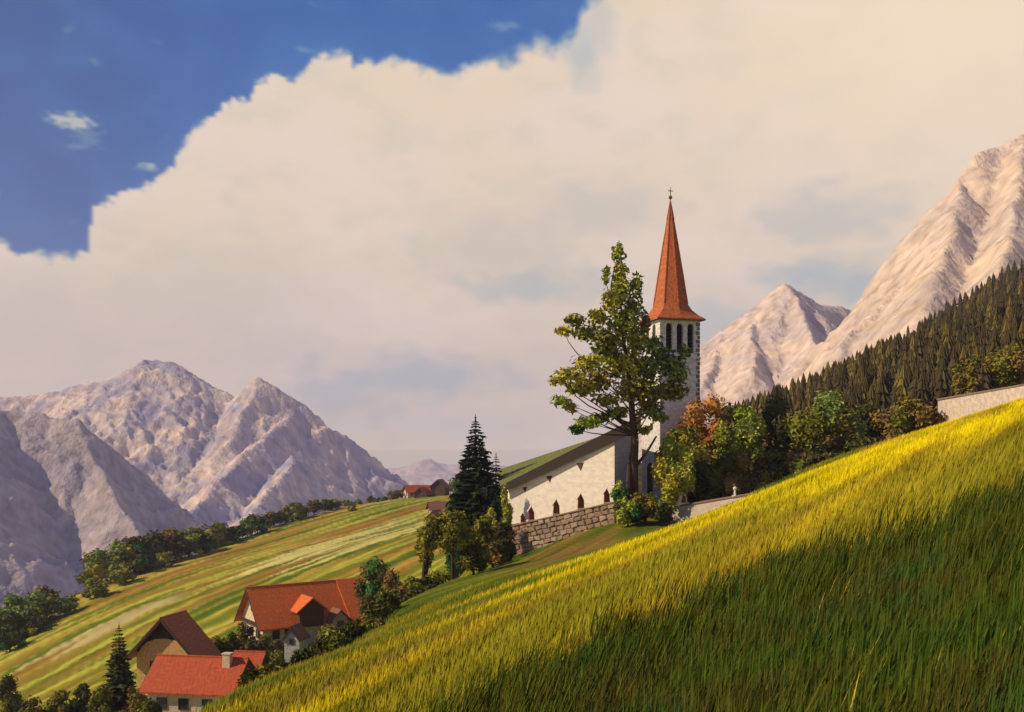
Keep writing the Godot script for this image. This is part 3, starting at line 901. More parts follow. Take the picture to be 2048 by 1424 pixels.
func build_walls() -> void:
	# rubble retaining wall below the gable
	var a := Vector2(0.2, 110.3)
	var b := Vector2(10.6, 100.4)
	var dir2 := (b - a).normalized()
	var dir := Vector3(dir2.x, 0, -dir2.y)
	var nrm := Vector3(-dir2.y, 0, -dir2.x)
	if nrm.z < 0.0:
		nrm = -nrm
	var length := a.distance_to(b)
	var rw := thing("retaining_wall", Vector3(a.x, -11.9, -a.y), 0.0, "rough brown stone retaining wall below the white church wall", "wall")
	var top := func(s: float) -> float: return lerpf(3.35, 6.55, s / length)
	var foot := func(s: float) -> float: return lerpf(-0.4, 3.9, s / length)
	var core := MB.new()
	core.slab([dir * 0.0 + Vector3(0, -2, 0), dir * length + Vector3(0, -2, 0), dir * length + Vector3(0, top.call(length) - 0.12, 0), Vector3(0, top.call(0.0) - 0.12, 0)], nrm * -1.2)
	put(core, "wall_core", M.mortar, rw)
	var sm := []
	for k in 6:
		var mb := MB.new()
		var r2 := RandomNumberGenerator.new()
		r2.seed = 90 + k
		mb.box(Vector3.ZERO, Vector3(r2.randf_range(0.8, 1.1), r2.randf_range(0.5, 0.6), 0.4), Basis.IDENTITY, 0.09)
		# knock the block out of true
		for i in mb.v.size():
			var p := mb.v[i]
			mb.v[i] = p + Vector3(fine.get_noise_3d(p.x * 2 + k * 7, p.y * 2, p.z * 2), fine.get_noise_3d(p.x * 2, p.y * 2 + k * 9, p.z), fine.get_noise_3d(p.x, p.y * 2, p.z + k)) * 0.16
		sm.append(mb.mesh())
	var bs := Basis(dir, Vector3.UP, dir.cross(Vector3.UP))
	if bs.z.dot(nrm) < 0.0:
		bs = Basis(dir, Vector3.UP, -dir.cross(Vector3.UP))
	var stones := [M.stone_a, M.stone_b, M.stone_c, M.stone_d, M.stone_a]
	var slope: float = (top.call(length) - top.call(0.0)) / length
	for row in 9:
		var s := 0.45 if row % 2 == 0 else 0.0
		while s < length:
			var y: float = top.call(s) - 0.3 - row * 0.55
			if y > foot.call(s) - 0.5:
				var o := put_mesh(sm[rng.randi() % 6], "stone", stones[rng.randi() % 5], rw)
				o.transform = Transform3D(bs * Basis(Vector3(0, 0, 1), atan(slope) + rng.randf_range(-0.08, 0.08)), dir * s + Vector3(0, y, 0) + nrm * rng.randf_range(-0.1, 0.04))
				o.scale = Vector3(rng.randf_range(0.85, 1.1), rng.randf_range(0.85, 1.05), 1)
			s += rng.randf_range(0.85, 1.05)
	var cp := MB.new()
	cp.slab([dir * -0.1 + Vector3(0, top.call(0.0) - 0.06, 0) + nrm * 0.25, dir * length + Vector3(0, top.call(length) - 0.06, 0) + nrm * 0.25, dir * length + Vector3(0, top.call(length) + 0.08, 0) + nrm * 0.25, dir * -0.1 + Vector3(0, top.call(0.0) + 0.08, 0) + nrm * 0.25], nrm * -1.6)
	put(cp, "coping", M.stone_b, rw)
	# earth terrace behind it, up to the church
	var te := MB.new()
	te.quad(rw.position + Vector3(0, top.call(0.0) - 0.1, 0), rw.position + dir * length + Vector3(0, top.call(length) - 0.1, 0), Vector3(15.0, -5.4, -112), Vector3(-0.71, -8.72, -116.00), Vector3.UP)
	tag(put(te, "churchyard_terrace", M.mortar, self), "narrow earth terrace at the foot of the church wall", "terrace", "", "structure")
	# rust coloured grave markers standing on the terrace
	var spots := [[1040.0, 1040.0, 0.75, "smallest rust brown grave marker at the far left end of the church wall"], [1057.0, 1036.0, 1.05, "slim rust brown grave marker, second from the left along the church wall"], [1107.0, 1018.0, 1.1, "rust brown grave marker with pale cap at the middle of the church wall"], [1156.0, 1012.0, 1.1, "stout rust brown grave marker, second from the right along the church wall"], [1208.0, 1003.0, 1.0, "pointed rust brown grave marker at the right end of the church wall"]]
	for q in spots:
		var t: float = clampf((q[0] - 1028.0) / 187.0, 0.0, 1.0)
		var s := length * t * 0.985
		# walk along the wall until the marker stands in its bearing
		for it in 12:
			var pt := a + dir2 * s
			s += ((q[0] - 1024.0) / 1956.0 * pt.y - pt.x) * 0.9
		s = clampf(s, 0.3, length - 0.3)
		var p: Vector3 = rw.position + dir * s + Vector3(0, top.call(s) + 0.05, 0) - nrm * 0.45
		var g := thing("grave_marker", p, 0.35, q[3], "grave marker", "grave markers along the church wall")
		var k: float = q[2]
		var st := MB.new()
		st.slab([Vector3(-0.34, 0, -0.1) * k, Vector3(0.34, 0, -0.1) * k, Vector3(0.3, 1.0, -0.1) * k, Vector3(0.02, 1.55, -0.1) * k, Vector3(-0.26, 1.05, -0.1) * k], Vector3(0, 0, 0.2) * k)
		put(st, "stone", M.rust_stone, g)
		var pl := MB.new()
		pl.box(Vector3(0, 0.1, 0) * k, Vector3(0.95, 0.22, 0.5) * k, Basis.IDENTITY, 0.04)
		put(pl, "plinth", M.pale_wall, g)
		var cap := MB.new()
		cap.slab([Vector3(-0.42, 1.0, -0.16) * k, Vector3(0.02, 1.62, -0.16) * k, Vector3(0.02, 1.75, -0.16) * k, Vector3(-0.46, 1.1, -0.16) * k], Vector3(0, 0, 0.3) * k)
		put(cap, "cap", M.pale_wall, g)
	# whitewashed churchyard wall to the right of the tree
	var l := Vector3(15.03, -6.13, -100.00)
	var r := Vector3(24.06, -4.04, -93.00)
	var cw := thing("churchyard_wall", Vector3(l.x, -7.6, l.z), 0.0, "low whitewashed churchyard wall right of the big tree", "wall")
	var wb := MB.new()
	var dz := r.z - l.z
	var dx := r.x - l.x
	wb.slab([Vector3(0, -1.5, 0), Vector3(dx, -1.5, dz), Vector3(dx, r.y + 7.6, dz), Vector3(0, l.y + 7.6, 0)], Vector3(0, 0, -0.45))
	put(wb, "wall_face", M.pale_wall, cw)
	var wc := MB.new()
	wc.slab([Vector3(-0.1, l.y + 7.6, 0.08), Vector3(dx, r.y + 7.6, dz + 0.08), Vector3(dx, r.y + 7.74, dz + 0.08), Vector3(-0.1, l.y + 7.74, 0.08)], Vector3(0, 0, -0.62))
	put(wc, "coping", M.stone_b, cw)
	# a little shrine and a white post on the wall
	var sp := Vector3(17.19, -5.65, -98.60)
	var sh := thing("wayside_shrine", sp, 0.0, "small white shrine with rust coloured niche standing on the churchyard wall", "shrine")
	var s1 := MB.new()
	s1.box(Vector3(0, 0.16, 0), Vector3(1.5, 0.36, 0.4), Basis.IDENTITY, 0.05)
	put(s1, "plinth", M.whitewash, sh)
	var s2 := MB.new()
	s2.slab([Vector3(-0.55, 0.3, -0.15), Vector3(0.45, 0.3, -0.15), Vector3(0.4, 0.95, -0.15), Vector3(0.0, 1.5, -0.15), Vector3(-0.3, 1.3, -0.15)], Vector3(0, 0, 0.3))
	put(s2, "housing", M.whitewash, sh)
	var s3 := MB.new()
	s3.slab([Vector3(-0.18, 0.36, 0.151), Vector3(0.34, 0.36, 0.151), Vector3(0.3, 0.9, 0.151), Vector3(0.05, 1.2, 0.151)], Vector3(0, 0, 0.05))
	put(s3, "niche", M.rust_stone, sh)
	var pp := Vector3(21.71, -4.67, -95.20)
	var po := thing("gate_post", pp, 0.0, "thin white post with a rounded head on the churchyard wall", "post")
	var p1 := MB.new()
	p1.box(Vector3(0, 0.1, 0), Vector3(0.6, 0.26, 0.4), Basis.IDENTITY, 0.04)
	p1.tube(Vector3(0, 0.2, 0), Vector3(0, 0.75, 0), 0.14, 0.1, 8)
	put(p1, "shaft", M.whitewash, po)
	var p2 := MB.new()
	for j in 6:
		var a0 := PI * j / 6.0
		var a1 := PI * (j + 1) / 6.0
		p2.tube(Vector3(0, 0.92 - cos(a0) * 0.2, 0), Vector3(0, 0.92 - cos(a1) * 0.2, 0), maxf(sin(a0) * 0.2, 0.01), maxf(sin(a1) * 0.2, 0.01), 8)
	put(p2, "head", M.whitewash, po)
	# long pale wall on the right behind the crest
	var wl := Vector3(42.89, 5.01, -98.00)
	var wr := Vector3(42.97, 5.52, -76.00)
	var bw := thing("boundary_wall", Vector3(wl.x, 0.5, wl.z), 0.0, "long pale plastered wall behind the meadow crest at the right edge", "wall")
	var b1 := MB.new()
	b1.slab([Vector3(0, -3, 0), Vector3(wr.x - wl.x, -3, wr.z - wl.z), Vector3(wr.x - wl.x, wr.y - 0.5, wr.z - wl.z), Vector3(0, wl.y - 0.5, 0)], Vector3(0, 0, -0.5))
	put(b1, "wall_face", M.pale_wall, bw)
	var b2 := MB.new()
	b2.slab([Vector3(-0.1, wl.y - 0.5, 0.1), Vector3(wr.x - wl.x, wr.y - 0.5, wr.z - wl.z + 0.1), Vector3(wr.x - wl.x, wr.y - 0.34, wr.z - wl.z + 0.1), Vector3(-0.1, wl.y - 0.34, 0.1)], Vector3(0, 0, -0.7))
	put(b2, "coping", M.stone_d, bw)

# ---------------------------------------------------------------- farms

# a gabled house; local x runs along the ridge, the front slope faces +z
func house(called: String, label: String, at: Vector3, turn: float, len_: float, wid: float, wall_h: float, roof_h: float, over: float, wall_m: Material, roof_m: Material, group := "", gable_m: Material = null) -> Node3D:
	var h := thing(called, at, turn, label, {"barn": "barn", "garden_shed": "shed", "woodshed": "shed", "cottage": "cottage"}.get(called, "house"), group)
	var x := len_ * 0.5
	var z := wid * 0.5
	var w := MB.new()
	for s in [-1.0, 1.0]:
		w.quad(Vector3(-x, -2, s * z), Vector3(x, -2, s * z), Vector3(x, wall_h, s * z), Vector3(-x, wall_h, s * z), Vector3(0, 0, s))
		w.quad(Vector3(s * x, -2, -z), Vector3(s * x, -2, z), Vector3(s * x, wall_h, z), Vector3(s * x, wall_h, -z), Vector3(s, 0, 0))
	if gable_m == null:
		for s in [-1.0, 1.0]:
			w.tri(Vector3(s * x, wall_h, -z), Vector3(s * x, wall_h, z), Vector3(s * x, wall_h + roof_h, 0), Vector3(s, 0, 0))
	put(w, "wall", wall_m, h)
	if gable_m != null:
		for s in [-1.0, 1.0]:
			var g := MB.new()
			g.slab([Vector3(s * x, wall_h - 0.1, -z), Vector3(s * x, wall_h - 0.1, z), Vector3(s * x, wall_h + roof_h, 0)], Vector3(s * 0.12, 0, 0))
			put(g, "gable", gable_m, h)
	var r := MB.new()
	var k := roof_h / z
	var th := Vector3(0, 0.22, 0)
	for s in [-1.0, 1.0]:
		r.slab([Vector3(-x - over, wall_h + roof_h + 0.02, 0), Vector3(x + over, wall_h + roof_h + 0.02, 0), Vector3(x + over, wall_h - over * k + 0.02, s * (z + over)), Vector3(-x - over, wall_h - over * k + 0.02, s * (z + over))], th)
	var roof := put(r, "roof", roof_m, h)
	var rc := MB.new()
	rc.tube(Vector3(-x - over, wall_h + roof_h + 0.22, 0), Vector3(x + over, wall_h + roof_h + 0.22, 0), 0.14, 0.14, 6)
	put(rc, "ridge_tile", roof_m, roof)
	for sx in [-1.0, 1.0]:
		for s in [-1.0, 1.0]:
			var bb := MB.new()
			bb.slab([Vector3(sx * (x + over + 0.01), wall_h + roof_h + 0.2, 0), Vector3(sx * (x + over + 0.01), wall_h - over * k + 0.2, s * (z + over)), Vector3(sx * (x + over + 0.01), wall_h - over * k - 0.18, s * (z + over)), Vector3(sx * (x + over + 0.01), wall_h + roof_h - 0.25, 0)], Vector3(sx * 0.06, 0, 0))
			put(bb, "barge_board", M.dark_timber, roof)
	return h

# window on the +z face (side = 0) or the -x gable (side = 1)
func window(h: Node3D, side: int, off: float, u: float, y: float, w: float, t: float) -> void:
	var b := Basis.IDENTITY if side == 0 else Basis(Vector3.UP, -PI / 2)
	var c := b * Vector3(u, y, off)
	var f := MB.new()
	for s in [-1.0, 1.0]:
		f.box(c + b * Vector3(s * (w * 0.5 + 0.05), 0, 0.03), Vector3(0.1, t + 0.2, 0.12), b)
		f.box(c + b * Vector3(0, s * (t * 0.5 + 0.05), 0.03), Vector3(w, 0.1, 0.12), b)
	var fr := put(f, "window", M.brown_timber, h)
	var p := MB.new()
	p.box(c + b * Vector3(0, 0, 0.015), Vector3(w, t, 0.03), b)
	put(p, "pane", M.glass_dark, fr)

func chimney(roof: Node, c: Vector3, w: float, ht: float, m: Material) -> void:
	var k := MB.new()
	k.box(c, Vector3(w, ht, w * 0.8), Basis.IDENTITY, 0.03)
	k.box(c + Vector3(0, ht * 0.5 + 0.06, 0), Vector3(w * 1.2, 0.14, w), Basis.IDENTITY, 0.02)
	put(k, "chimney", m, roof)

func build_farms() -> void:
	# large farmhouse with the orange roof
	var pa := Vector3(-31.60, -27.76, -150.00)
	pa.y = Vector3(-31.60, -27.76, -150.00).y - 1.0
	var ha := house("farmhouse", "large farmhouse with bright orange roof and white left gable", pa, deg_to_rad(35), 17.0, 8.6, 3.6, 4.6, 0.9, M.cream_plaster, M.orange_tile)
	window(ha, 1, 8.52, 0.2, 5.4, 0.8, 0.8)
	for u in [-2.3, 0.0, 2.3]:
		window(ha, 1, 8.52, u, 1.9, 0.9, 1.1)
	for u in [-6.5, -4.6, 2.2, 4.4, 6.6]:
		window(ha, 0, 4.32, u, 1.8, 0.9, 1.1)
	var bal := MB.new()
	bal.box(Vector3(-8.95, 3.35, 0), Vector3(0.9, 0.16, 7.6), Basis.IDENTITY, 0.02)
	put(bal, "balcony", M.dark_timber, ha)
	var cg := MB.new()   # cross gable in dark timber on the front slope
	cg.slab([Vector3(-3.2, 2.6, 5.2), Vector3(0.6, 2.6, 5.2), Vector3(0.6, 5.2, 5.2), Vector3(-1.3, 6.7, 5.2), Vector3(-3.2, 5.2, 5.2)], Vector3(0, 0, -4.4))
	put(cg, "cross_gable", M.brown_timber, ha)
	var cgr := MB.new()
	for s in [-1.0, 1.0]:
		cgr.slab([Vector3(-1.3, 6.75, 5.7), Vector3(-1.3 + s * 2.5, 4.8, 5.7), Vector3(-1.3 + s * 2.5, 4.8, 1.4), Vector3(-1.3, 6.75, 1.4)], Vector3(0, 0.2, 0))
	put(cgr, "cross_gable_roof", M.orange_tile, ha)
	var dm := MB.new()   # pink plastered porch gable
	dm.slab([Vector3(1.3, -1, 6.2), Vector3(4.4, -1, 6.2), Vector3(4.1, 3.4, 6.2), Vector3(2.85, 4.6, 6.2), Vector3(1.6, 3.4, 6.2)], Vector3(0, 0, -2.2))
	put(dm, "porch", M.pink_plaster, ha)
	window(ha, 0, 6.22, 2.85, 2.6, 0.8, 1.0)
	var dmr := MB.new()
	for s in [-1.0, 1.0]:
		dmr.slab([Vector3(2.85, 4.75, 6.5), Vector3(2.85 + s * 1.9, 2.9, 6.5), Vector3(2.85 + s * 1.9, 2.9, 3.2), Vector3(2.85, 4.75, 3.2)], Vector3(0, 0.16, 0))
	put(dmr, "porch_roof", M.brown_tile, ha)
	# right wing roof dropping lower
	var wg := MB.new()
	wg.slab([Vector3(4.9, 8.25, 0.1), Vector3(9.45, 8.25, 0.1), Vector3(9.45, 1.0, 7.2), Vector3(4.9, 1.0, 7.2)], Vector3(0, 0.26, 0))
	put(wg, "wing_roof", M.orange_tile, ha)
	var ww := MB.new()
	ww.box(Vector3(7.15, 0.0, 5.2), Vector3(4.0, 3.6, 2.2), Basis.IDENTITY, 0.02)
	put(ww, "wing_wall", M.cream_plaster, ha)
	# little grey gabled shed in front
	var pb := Vector3(-30.48, -27.66, -138.00)
	var hb := house("garden_shed", "tiny grey gabled shed in front of the orange roofed farmhouse", pb, deg_to_rad(80), 3.0, 2.2, 1.3, 1.5, 0.25, M.grey_plaster, M.brown_tile)
	window(hb, 1, 1.52, 0.0, 0.9, 0.5, 0.6)
	# barn with its gable to the viewer
	var pc := Vector3(-44.30, -29.12, -128.00)
	var hc := house("barn", "barn with dark timber gable and ochre wall left of the red roofed cottage", pc, deg_to_rad(76), 3.4, 8.6, 3.0, 4.4, 1.2, M.ochre_plaster, M.spire_tile, "", M.dark_timber)
	var arch := MB.new()
	var ap := [Vector3(-1.75, 2.4, -4.2), Vector3(-1.75, 2.4, 4.2)]
	for i in 9:
		var a := PI * (i + 0.0) / 8.0
		ap.append(Vector3(-1.75, 2.9 + sin(a) * 1.9, cos(a) * 3.7))
	arch.slab(ap, Vector3(-0.2, 0, 0))
	put(arch, "plaster_arch", M.ochre_plaster, hc)
	window(hc, 1, 1.72, -1.8, 1.2, 0.8, 1.0)
	window(hc, 1, 1.72, 1.8, 1.2, 0.8, 1.0)
	# red roofed cottage nearest to us
	var pd := Vector3(-35.44, -29.78, -112.00)
	var hd := house("cottage", "low cottage with long dark red roof and cream chimney in the lower left", pd, deg_to_rad(-9), 9.8, 6.6, 3.2, 2.7, 0.7, M.cream_plaster, M.red_tile)
	chimney(hd.get_node("roof"), Vector3(3.4, 5.7, 0.8), 0.9, 2.0, M.cream_plaster)
	for u in [-3.2, -0.6, 2.2]:
		window(hd, 0, 3.32, u, 1.5, 1.0, 1.1)
	# red roofed lean-to behind its chimney
	var pe := Vector3(-31.61, -26.85, -118.00)
	house("woodshed", "small red roofed shed just right of the cottage chimney", pe, deg_to_rad(-8), 3.4, 3.0, 1.0, 1.3, 0.3, M.brown_timber, M.red_tile)

func build_village() -> void:
	var list := [
		[Vector3(-47.10, -22.11, -470.00), 8.5, 6.5, 3.0, 2.6, 25.0, "white_", "leftmost white house with red roof of the distant hamlet", "red_tile", "cream_plaster"],
		[Vector3(-41.41, -22.10, -455.00), 6.0, 6.0, 2.0, 2.4, 70.0, "", "small dark red house beside the leftmost house of the distant hamlet", "red_tile", "brown_timber"],
		[Vector3(-40.25, -21.60, -480.00), 8.5, 6.0, 2.6, 2.4, 10.0, "", "long low white house in the middle of the distant hamlet", "red_tile", "cream_plaster"],
		[Vector3(-33.87, -20.70, -460.00), 6.5, 7.0, 4.5, 3.0, 75.0, "", "tall brown timber house highest in the distant hamlet", "brown_tile", "brown_timber"],
		[Vector3(-24.34, -21.55, -340.00), 8.5, 6.5, 2.8, 2.0, 15.0, "", "wide chalet with rusty front beside the dark spruce", "brown_tile", "cream_plaster"],
		[Vector3(-25.26, -22.60, -325.00), 4.2, 3.4, 1.8, 1.6, 70.0, "", "little ochre hut below the wide chalet by the spruce", "brown_tile", "ochre_plaster"]]
	for q in list:
		var p: Vector3 = q[0]
		p.y = minf(p.y, height(p.x, -p.z)) if absf(p.y - height(p.x, -p.z)) > 3.0 else height(p.x, -p.z)
		var h := house("village_house", q[7], p, deg_to_rad(q[5]), q[1], q[2], q[3], q[4], 0.8, M[q[9]], M[q[8]], "houses of the distant hamlet")
		for u in [-0.28, 0.28]:
			window(h, 0, q[2] * 0.5 + 0.02, u * q[1], q[3] * 0.55, 0.9, 1.0)
			window(h, 1, q[1] * 0.5 + 0.02, u * q[2], q[3] * 0.55, 0.9, 1.0)

# ---------------------------------------------------------------- trees

var pal := {
	"olive": [Color(0.12, 0.13, 0.02), Color(0.18, 0.165, 0.025), Color(0.075, 0.085, 0.015), Color(0.14, 0.10, 0.02)],
	"lime": [Color(0.20, 0.26, 0.03), Color(0.30, 0.31, 0.05), Color(0.13, 0.18, 0.022)],
	"gold": [Color(0.33, 0.28, 0.03), Color(0.24, 0.24, 0.03), Color(0.20, 0.16, 0.025)],
	"sage": [Color(0.11, 0.15, 0.035), Color(0.16, 0.20, 0.05), Color(0.07, 0.10, 0.028)],
	"rust": [Color(0.30, 0.12, 0.03), Color(0.20, 0.085, 0.022), Color(0.34, 0.17, 0.045)],
	"brown": [Color(0.13, 0.085, 0.025), Color(0.085, 0.058, 0.02), Color(0.17, 0.12, 0.03)],
	"dark": [Color(0.035, 0.042, 0.014), Color(0.052, 0.052, 0.016), Color(0.07, 0.075, 0.02)],
	"emerald": [Color(0.025, 0.085, 0.02), Color(0.05, 0.13, 0.03), Color(0.03, 0.06, 0.02)],
	"maple": [Color(0.17, 0.20, 0.024), Color(0.24, 0.235, 0.03), Color(0.11, 0.14, 0.02), Color(0.29, 0.25, 0.035), Color(0.13, 0.16, 0.022)],
}

# leaves as small folded blades spread through ellipsoids; blobs = [centre, radii, palette name, share]
func crown(blobs: Array, count: int, size: float, r: RandomNumberGenerator, shell := 0.4, cores := 0.62) -> ArrayMesh:
	var mb := MB.new()
	var v := PackedVector3Array()
	var n := PackedVector3Array()
	var c := PackedColorArray()
	var weight := []
	var total := 0.0
	for b in blobs:
		var w: float = pow(b[1].x * b[1].y * b[1].z, 0.62) * (b[3] if b.size() > 3 else 1.0)
		weight.append(w)
		total += w
	for bi in blobs.size():
		var b = blobs[bi]
		var cols: Array = pal[b[2]]
		var base: Color = cols[r.randi() % cols.size()]
		var m := int(round(count * weight[bi] / total))
		for k in m:
			var dir := Vector3(r.randfn(), r.randfn(), r.randfn()).normalized()
			var f := pow(r.randf(), shell)
			f *= 1.0 + 0.28 * fine.get_noise_3d(dir.x * 2.2 + bi * 5.0, dir.y * 2.2, dir.z * 2.2)
			var p: Vector3 = b[0] + dir * b[1] * f
			var nn := (dir * 0.5 + Vector3(0, 0.45, 0) + Vector3(r.randfn(), r.randfn(), r.randfn()) * 0.5).normalized()
			var t := nn.cross(Vector3(r.randfn(), r.randfn(), r.randfn())).normalized()
			var u := nn.cross(t)
			var s := size * r.randf_range(0.6, 1.3)
			var col: Color = base.lerp(cols[r.randi() % cols.size()], r.randf()) * r.randf_range(1.05, 1.75)
			var a := p - t * s
			var e := p + t * s
			var q1 := p + u * s * 0.5 + nn * s * 0.18
			var q2 := p - u * s * 0.5 + nn * s * 0.18
			for q in [a, q1, e, a, e, q2]:
				v.append(q)
				c.append(col)
			var n1 := (e - a).cross(q1 - a).normalized()
			var n2 := (q2 - a).cross(e - a).normalized()
			for q in 3:
				n.append(n1)
			for q in 3:
				n.append(n2)
		if cores > 0.0:
			# inner mass of foliage, rough and faceted
			mb.col = base * 1.3
			for i in 7:
				for j in 10:
					var pts := []
					for o in [[0, 0], [0, 1], [1, 1], [1, 0]]:
						var th: float = PI * (i + o[0]) / 7.0
						var ph: float = TAU * ((j + o[1]) % 10) / 10.0
						var dv := Vector3(sin(th) * cos(ph), cos(th), sin(th) * sin(ph))
						pts.append(b[0] + dv * b[1] * cores * (1.0 + 0.3 * fine.get_noise_3d(dv.x * 2 + bi * 5.0, dv.y * 2, dv.z * 2)))
					mb.quad(pts[0], pts[1], pts[2], pts[3], (pts[0] + pts[2]) * 0.5 - b[0])
	v.append_array(mb.v)
	n.append_array(mb.n)
	c.append_array(mb.c)
	mb.v = v
	mb.n = n
	mb.c = c
	return mb.mesh()

# a bent, tapered limb
func limb(mb: MB, p0: Vector3, p1: Vector3, r0: float, r1: float, sag: float, r: RandomNumberGenerator, sides := 7, wander := 0.06) -> void:
	var prev := p0
	var steps := 5
	var side := Vector3(r.randfn(), 0, r.randfn()) * p0.distance_to(p1) * wander
	for i in range(1, steps + 1):
		var t := i / float(steps)
		var p := p0.lerp(p1, t) + Vector3(0, sin(PI * t) * sag, 0) + side * sin(PI * t)
		mb.tube(prev, p, lerpf(r0, r1, (i - 1) / float(steps)), lerpf(r0, r1, t), sides)
		prev = p

# round headed tree or bush: top = highest point of its crown, the foot is on the ground
func leafy(called: String, label: String, category: String, top: Vector3, wid: float, colours: Array, leaves: int, leaf: float, clear := 0.15, group := "", foot_y := 1e9, seed_ := 0) -> Node3D:
	var r := RandomNumberGenerator.new()
	r.seed = hash(called + str(top) + str(seed_))
	var gy := height(top.x, -top.z) - 0.05
	if foot_y < 1e8:
		gy = foot_y
	var h := maxf(top.y - gy, 1.0)
	var o := thing(called, Vector3(top.x, gy, top.z), 0.0, label, category, group)
	var lo := h * clear
	var ch := h - lo
	var blobs := []
	var rad := Vector3(wid * 0.5, ch * 0.5, wid * 0.45)
	var ctr := Vector3(0, lo + ch * 0.5, 0)
	blobs.append([ctr + Vector3(0, -ch * 0.04, 0), rad * 0.66, colours[0], 0.7])
	var m := 13
	for k in m:
		var dir := Vector3(r.randfn(), r.randfn() * 0.8 + 0.15, r.randfn()).normalized()
		var s := r.randf_range(0.3, 0.46)
		blobs.append([ctr + dir * rad * (1.0 - s * 0.85), Vector3(rad.x, (rad.x + rad.y) * 0.5, rad.z) * s, colours[r.randi() % colours.size()], 1.0])
	blobs.append([ctr + Vector3(r.randf_range(-0.15, 0.15) * wid, rad.y * 0.72, 0), Vector3(rad.x * 0.4, rad.y * 0.28, rad.z * 0.4), colours[0], 1.0])
	put_mesh(crown(blobs, leaves, leaf, r), "crown", M.leaf, o)
	var tk := MB.new()
	var tr := maxf(0.09, h * 0.022)
	limb(tk, Vector3(0, -0.3, 0), ctr, tr * 1.25, tr * 0.5, 0.0, r)
	for k in 5:
		var b = blobs[1 + k * 2]
		limb(tk, Vector3(0, lo * 0.8 + ch * 0.1 * k, 0), b[0], tr * 0.55, tr * 0.15, 0.2, r, 5)
	put(tk, "trunk", M.bark, o)
	return o

# spruce: whorls of drooping fronds, each with side twigs
func spruce_meshes(h: float, rad: float, whorls: int, per: int, twigs: int, cols: Array, seed_: int) -> Array:
	var r := RandomNumberGenerator.new()
	r.seed = seed_
	var mb := MB.new()
	for w in whorls:
		var t := w / float(whorls - 1)
		var y := lerpf(h * 0.07, h * 0.965, pow(t, 0.93)) + r.randfn() * h * 0.006
		var len_ := rad * pow(1.0 - t, 0.8) * r.randf_range(0.86, 1.12) + rad * 0.05
		var cnt := maxi(4, int(per * (1.0 - t * 0.45)))
		var spin := r.randf() * TAU
		for k in cnt:
			var a := spin + TAU * k / cnt + r.randf_range(-0.2, 0.2)
			var L := len_ * r.randf_range(0.74, 1.15)
			var d := Vector3(cos(a), 0, sin(a))
			var sd := Vector3(-sin(a), 0, cos(a))
			var droop := -0.34 * L * (1.0 - t * 0.7)
			var p0 := Vector3(0, y + r.randfn() * h * 0.012 * (1.0 - t), 0)
			var p1 := p0 + d * L * 0.55 + Vector3(0, droop * 0.75, 0)
			var p2 := p0 + d * L + Vector3(0, droop * 0.85, 0)
			mb.col = cols[r.randi() % cols.size()] * r.randf_range(0.75, 1.25)
			var wd := L * 0.24 + rad * 0.035
			mb.tri(p0 + Vector3(0, 0.03 * h * 0.2, 0), p1 + sd * wd, p2)
			mb.tri(p0, p2, p1 - sd * wd)
			# hanging skirt of twigs
			mb.tri(p1 + sd * wd * 0.6, p2, p1 + Vector3(0, -L * 0.26, 0) + d * L * 0.1)
			for q in twigs:
				var f := r.randf_range(0.25, 0.95)
				var pb := p0.lerp(p1, f * 2.0) if f < 0.5 else p1.lerp(p2, f * 2.0 - 1.0)
				var sg := 1.0 if q % 2 == 0 else -1.0
				var tip := pb + sd * sg * L * 0.3 * (1.15 - f) + d * L * 0.16 + Vector3(0, -L * r.randf_range(0.08, 0.24), 0)
				mb.tri(pb, tip, pb + d * L * 0.12 + Vector3(0, -L * 0.05, 0))
	# leader
	mb.tri(Vector3(-0.03 * rad, h * 0.93, 0), Vector3(0, h, 0), Vector3(0.03 * rad, h * 0.93, 0))
	mb.tri(Vector3(0, h * 0.93, -0.03 * rad), Vector3(0, h, 0), Vector3(0, h * 0.93, 0.03 * rad))
	var tk := MB.new()
	tk.tube(Vector3(0, -0.4, 0), Vector3(0, h * 0.96, 0), h * 0.017, h * 0.002, 6)
	return [mb.mesh(), tk.mesh()]

func spruce(called: String, label: String, top: Vector3, rad: float, whorls: int, per: int, twigs: int, cols: Array, foot_y := 1e9, group := "") -> void:
	var gy := height(top.x, -top.z) if foot_y > 1e8 else foot_y
	var o := thing(called, Vector3(top.x, gy, top.z), 0.0, label, "tree", group)
	var m := spruce_meshes(top.y - gy, rad, whorls, per, twigs, cols, hash(str(top)))
	put_mesh(m[0], "crown", M.needle, o)
	put_mesh(m[1], "trunk", M.bark, o)

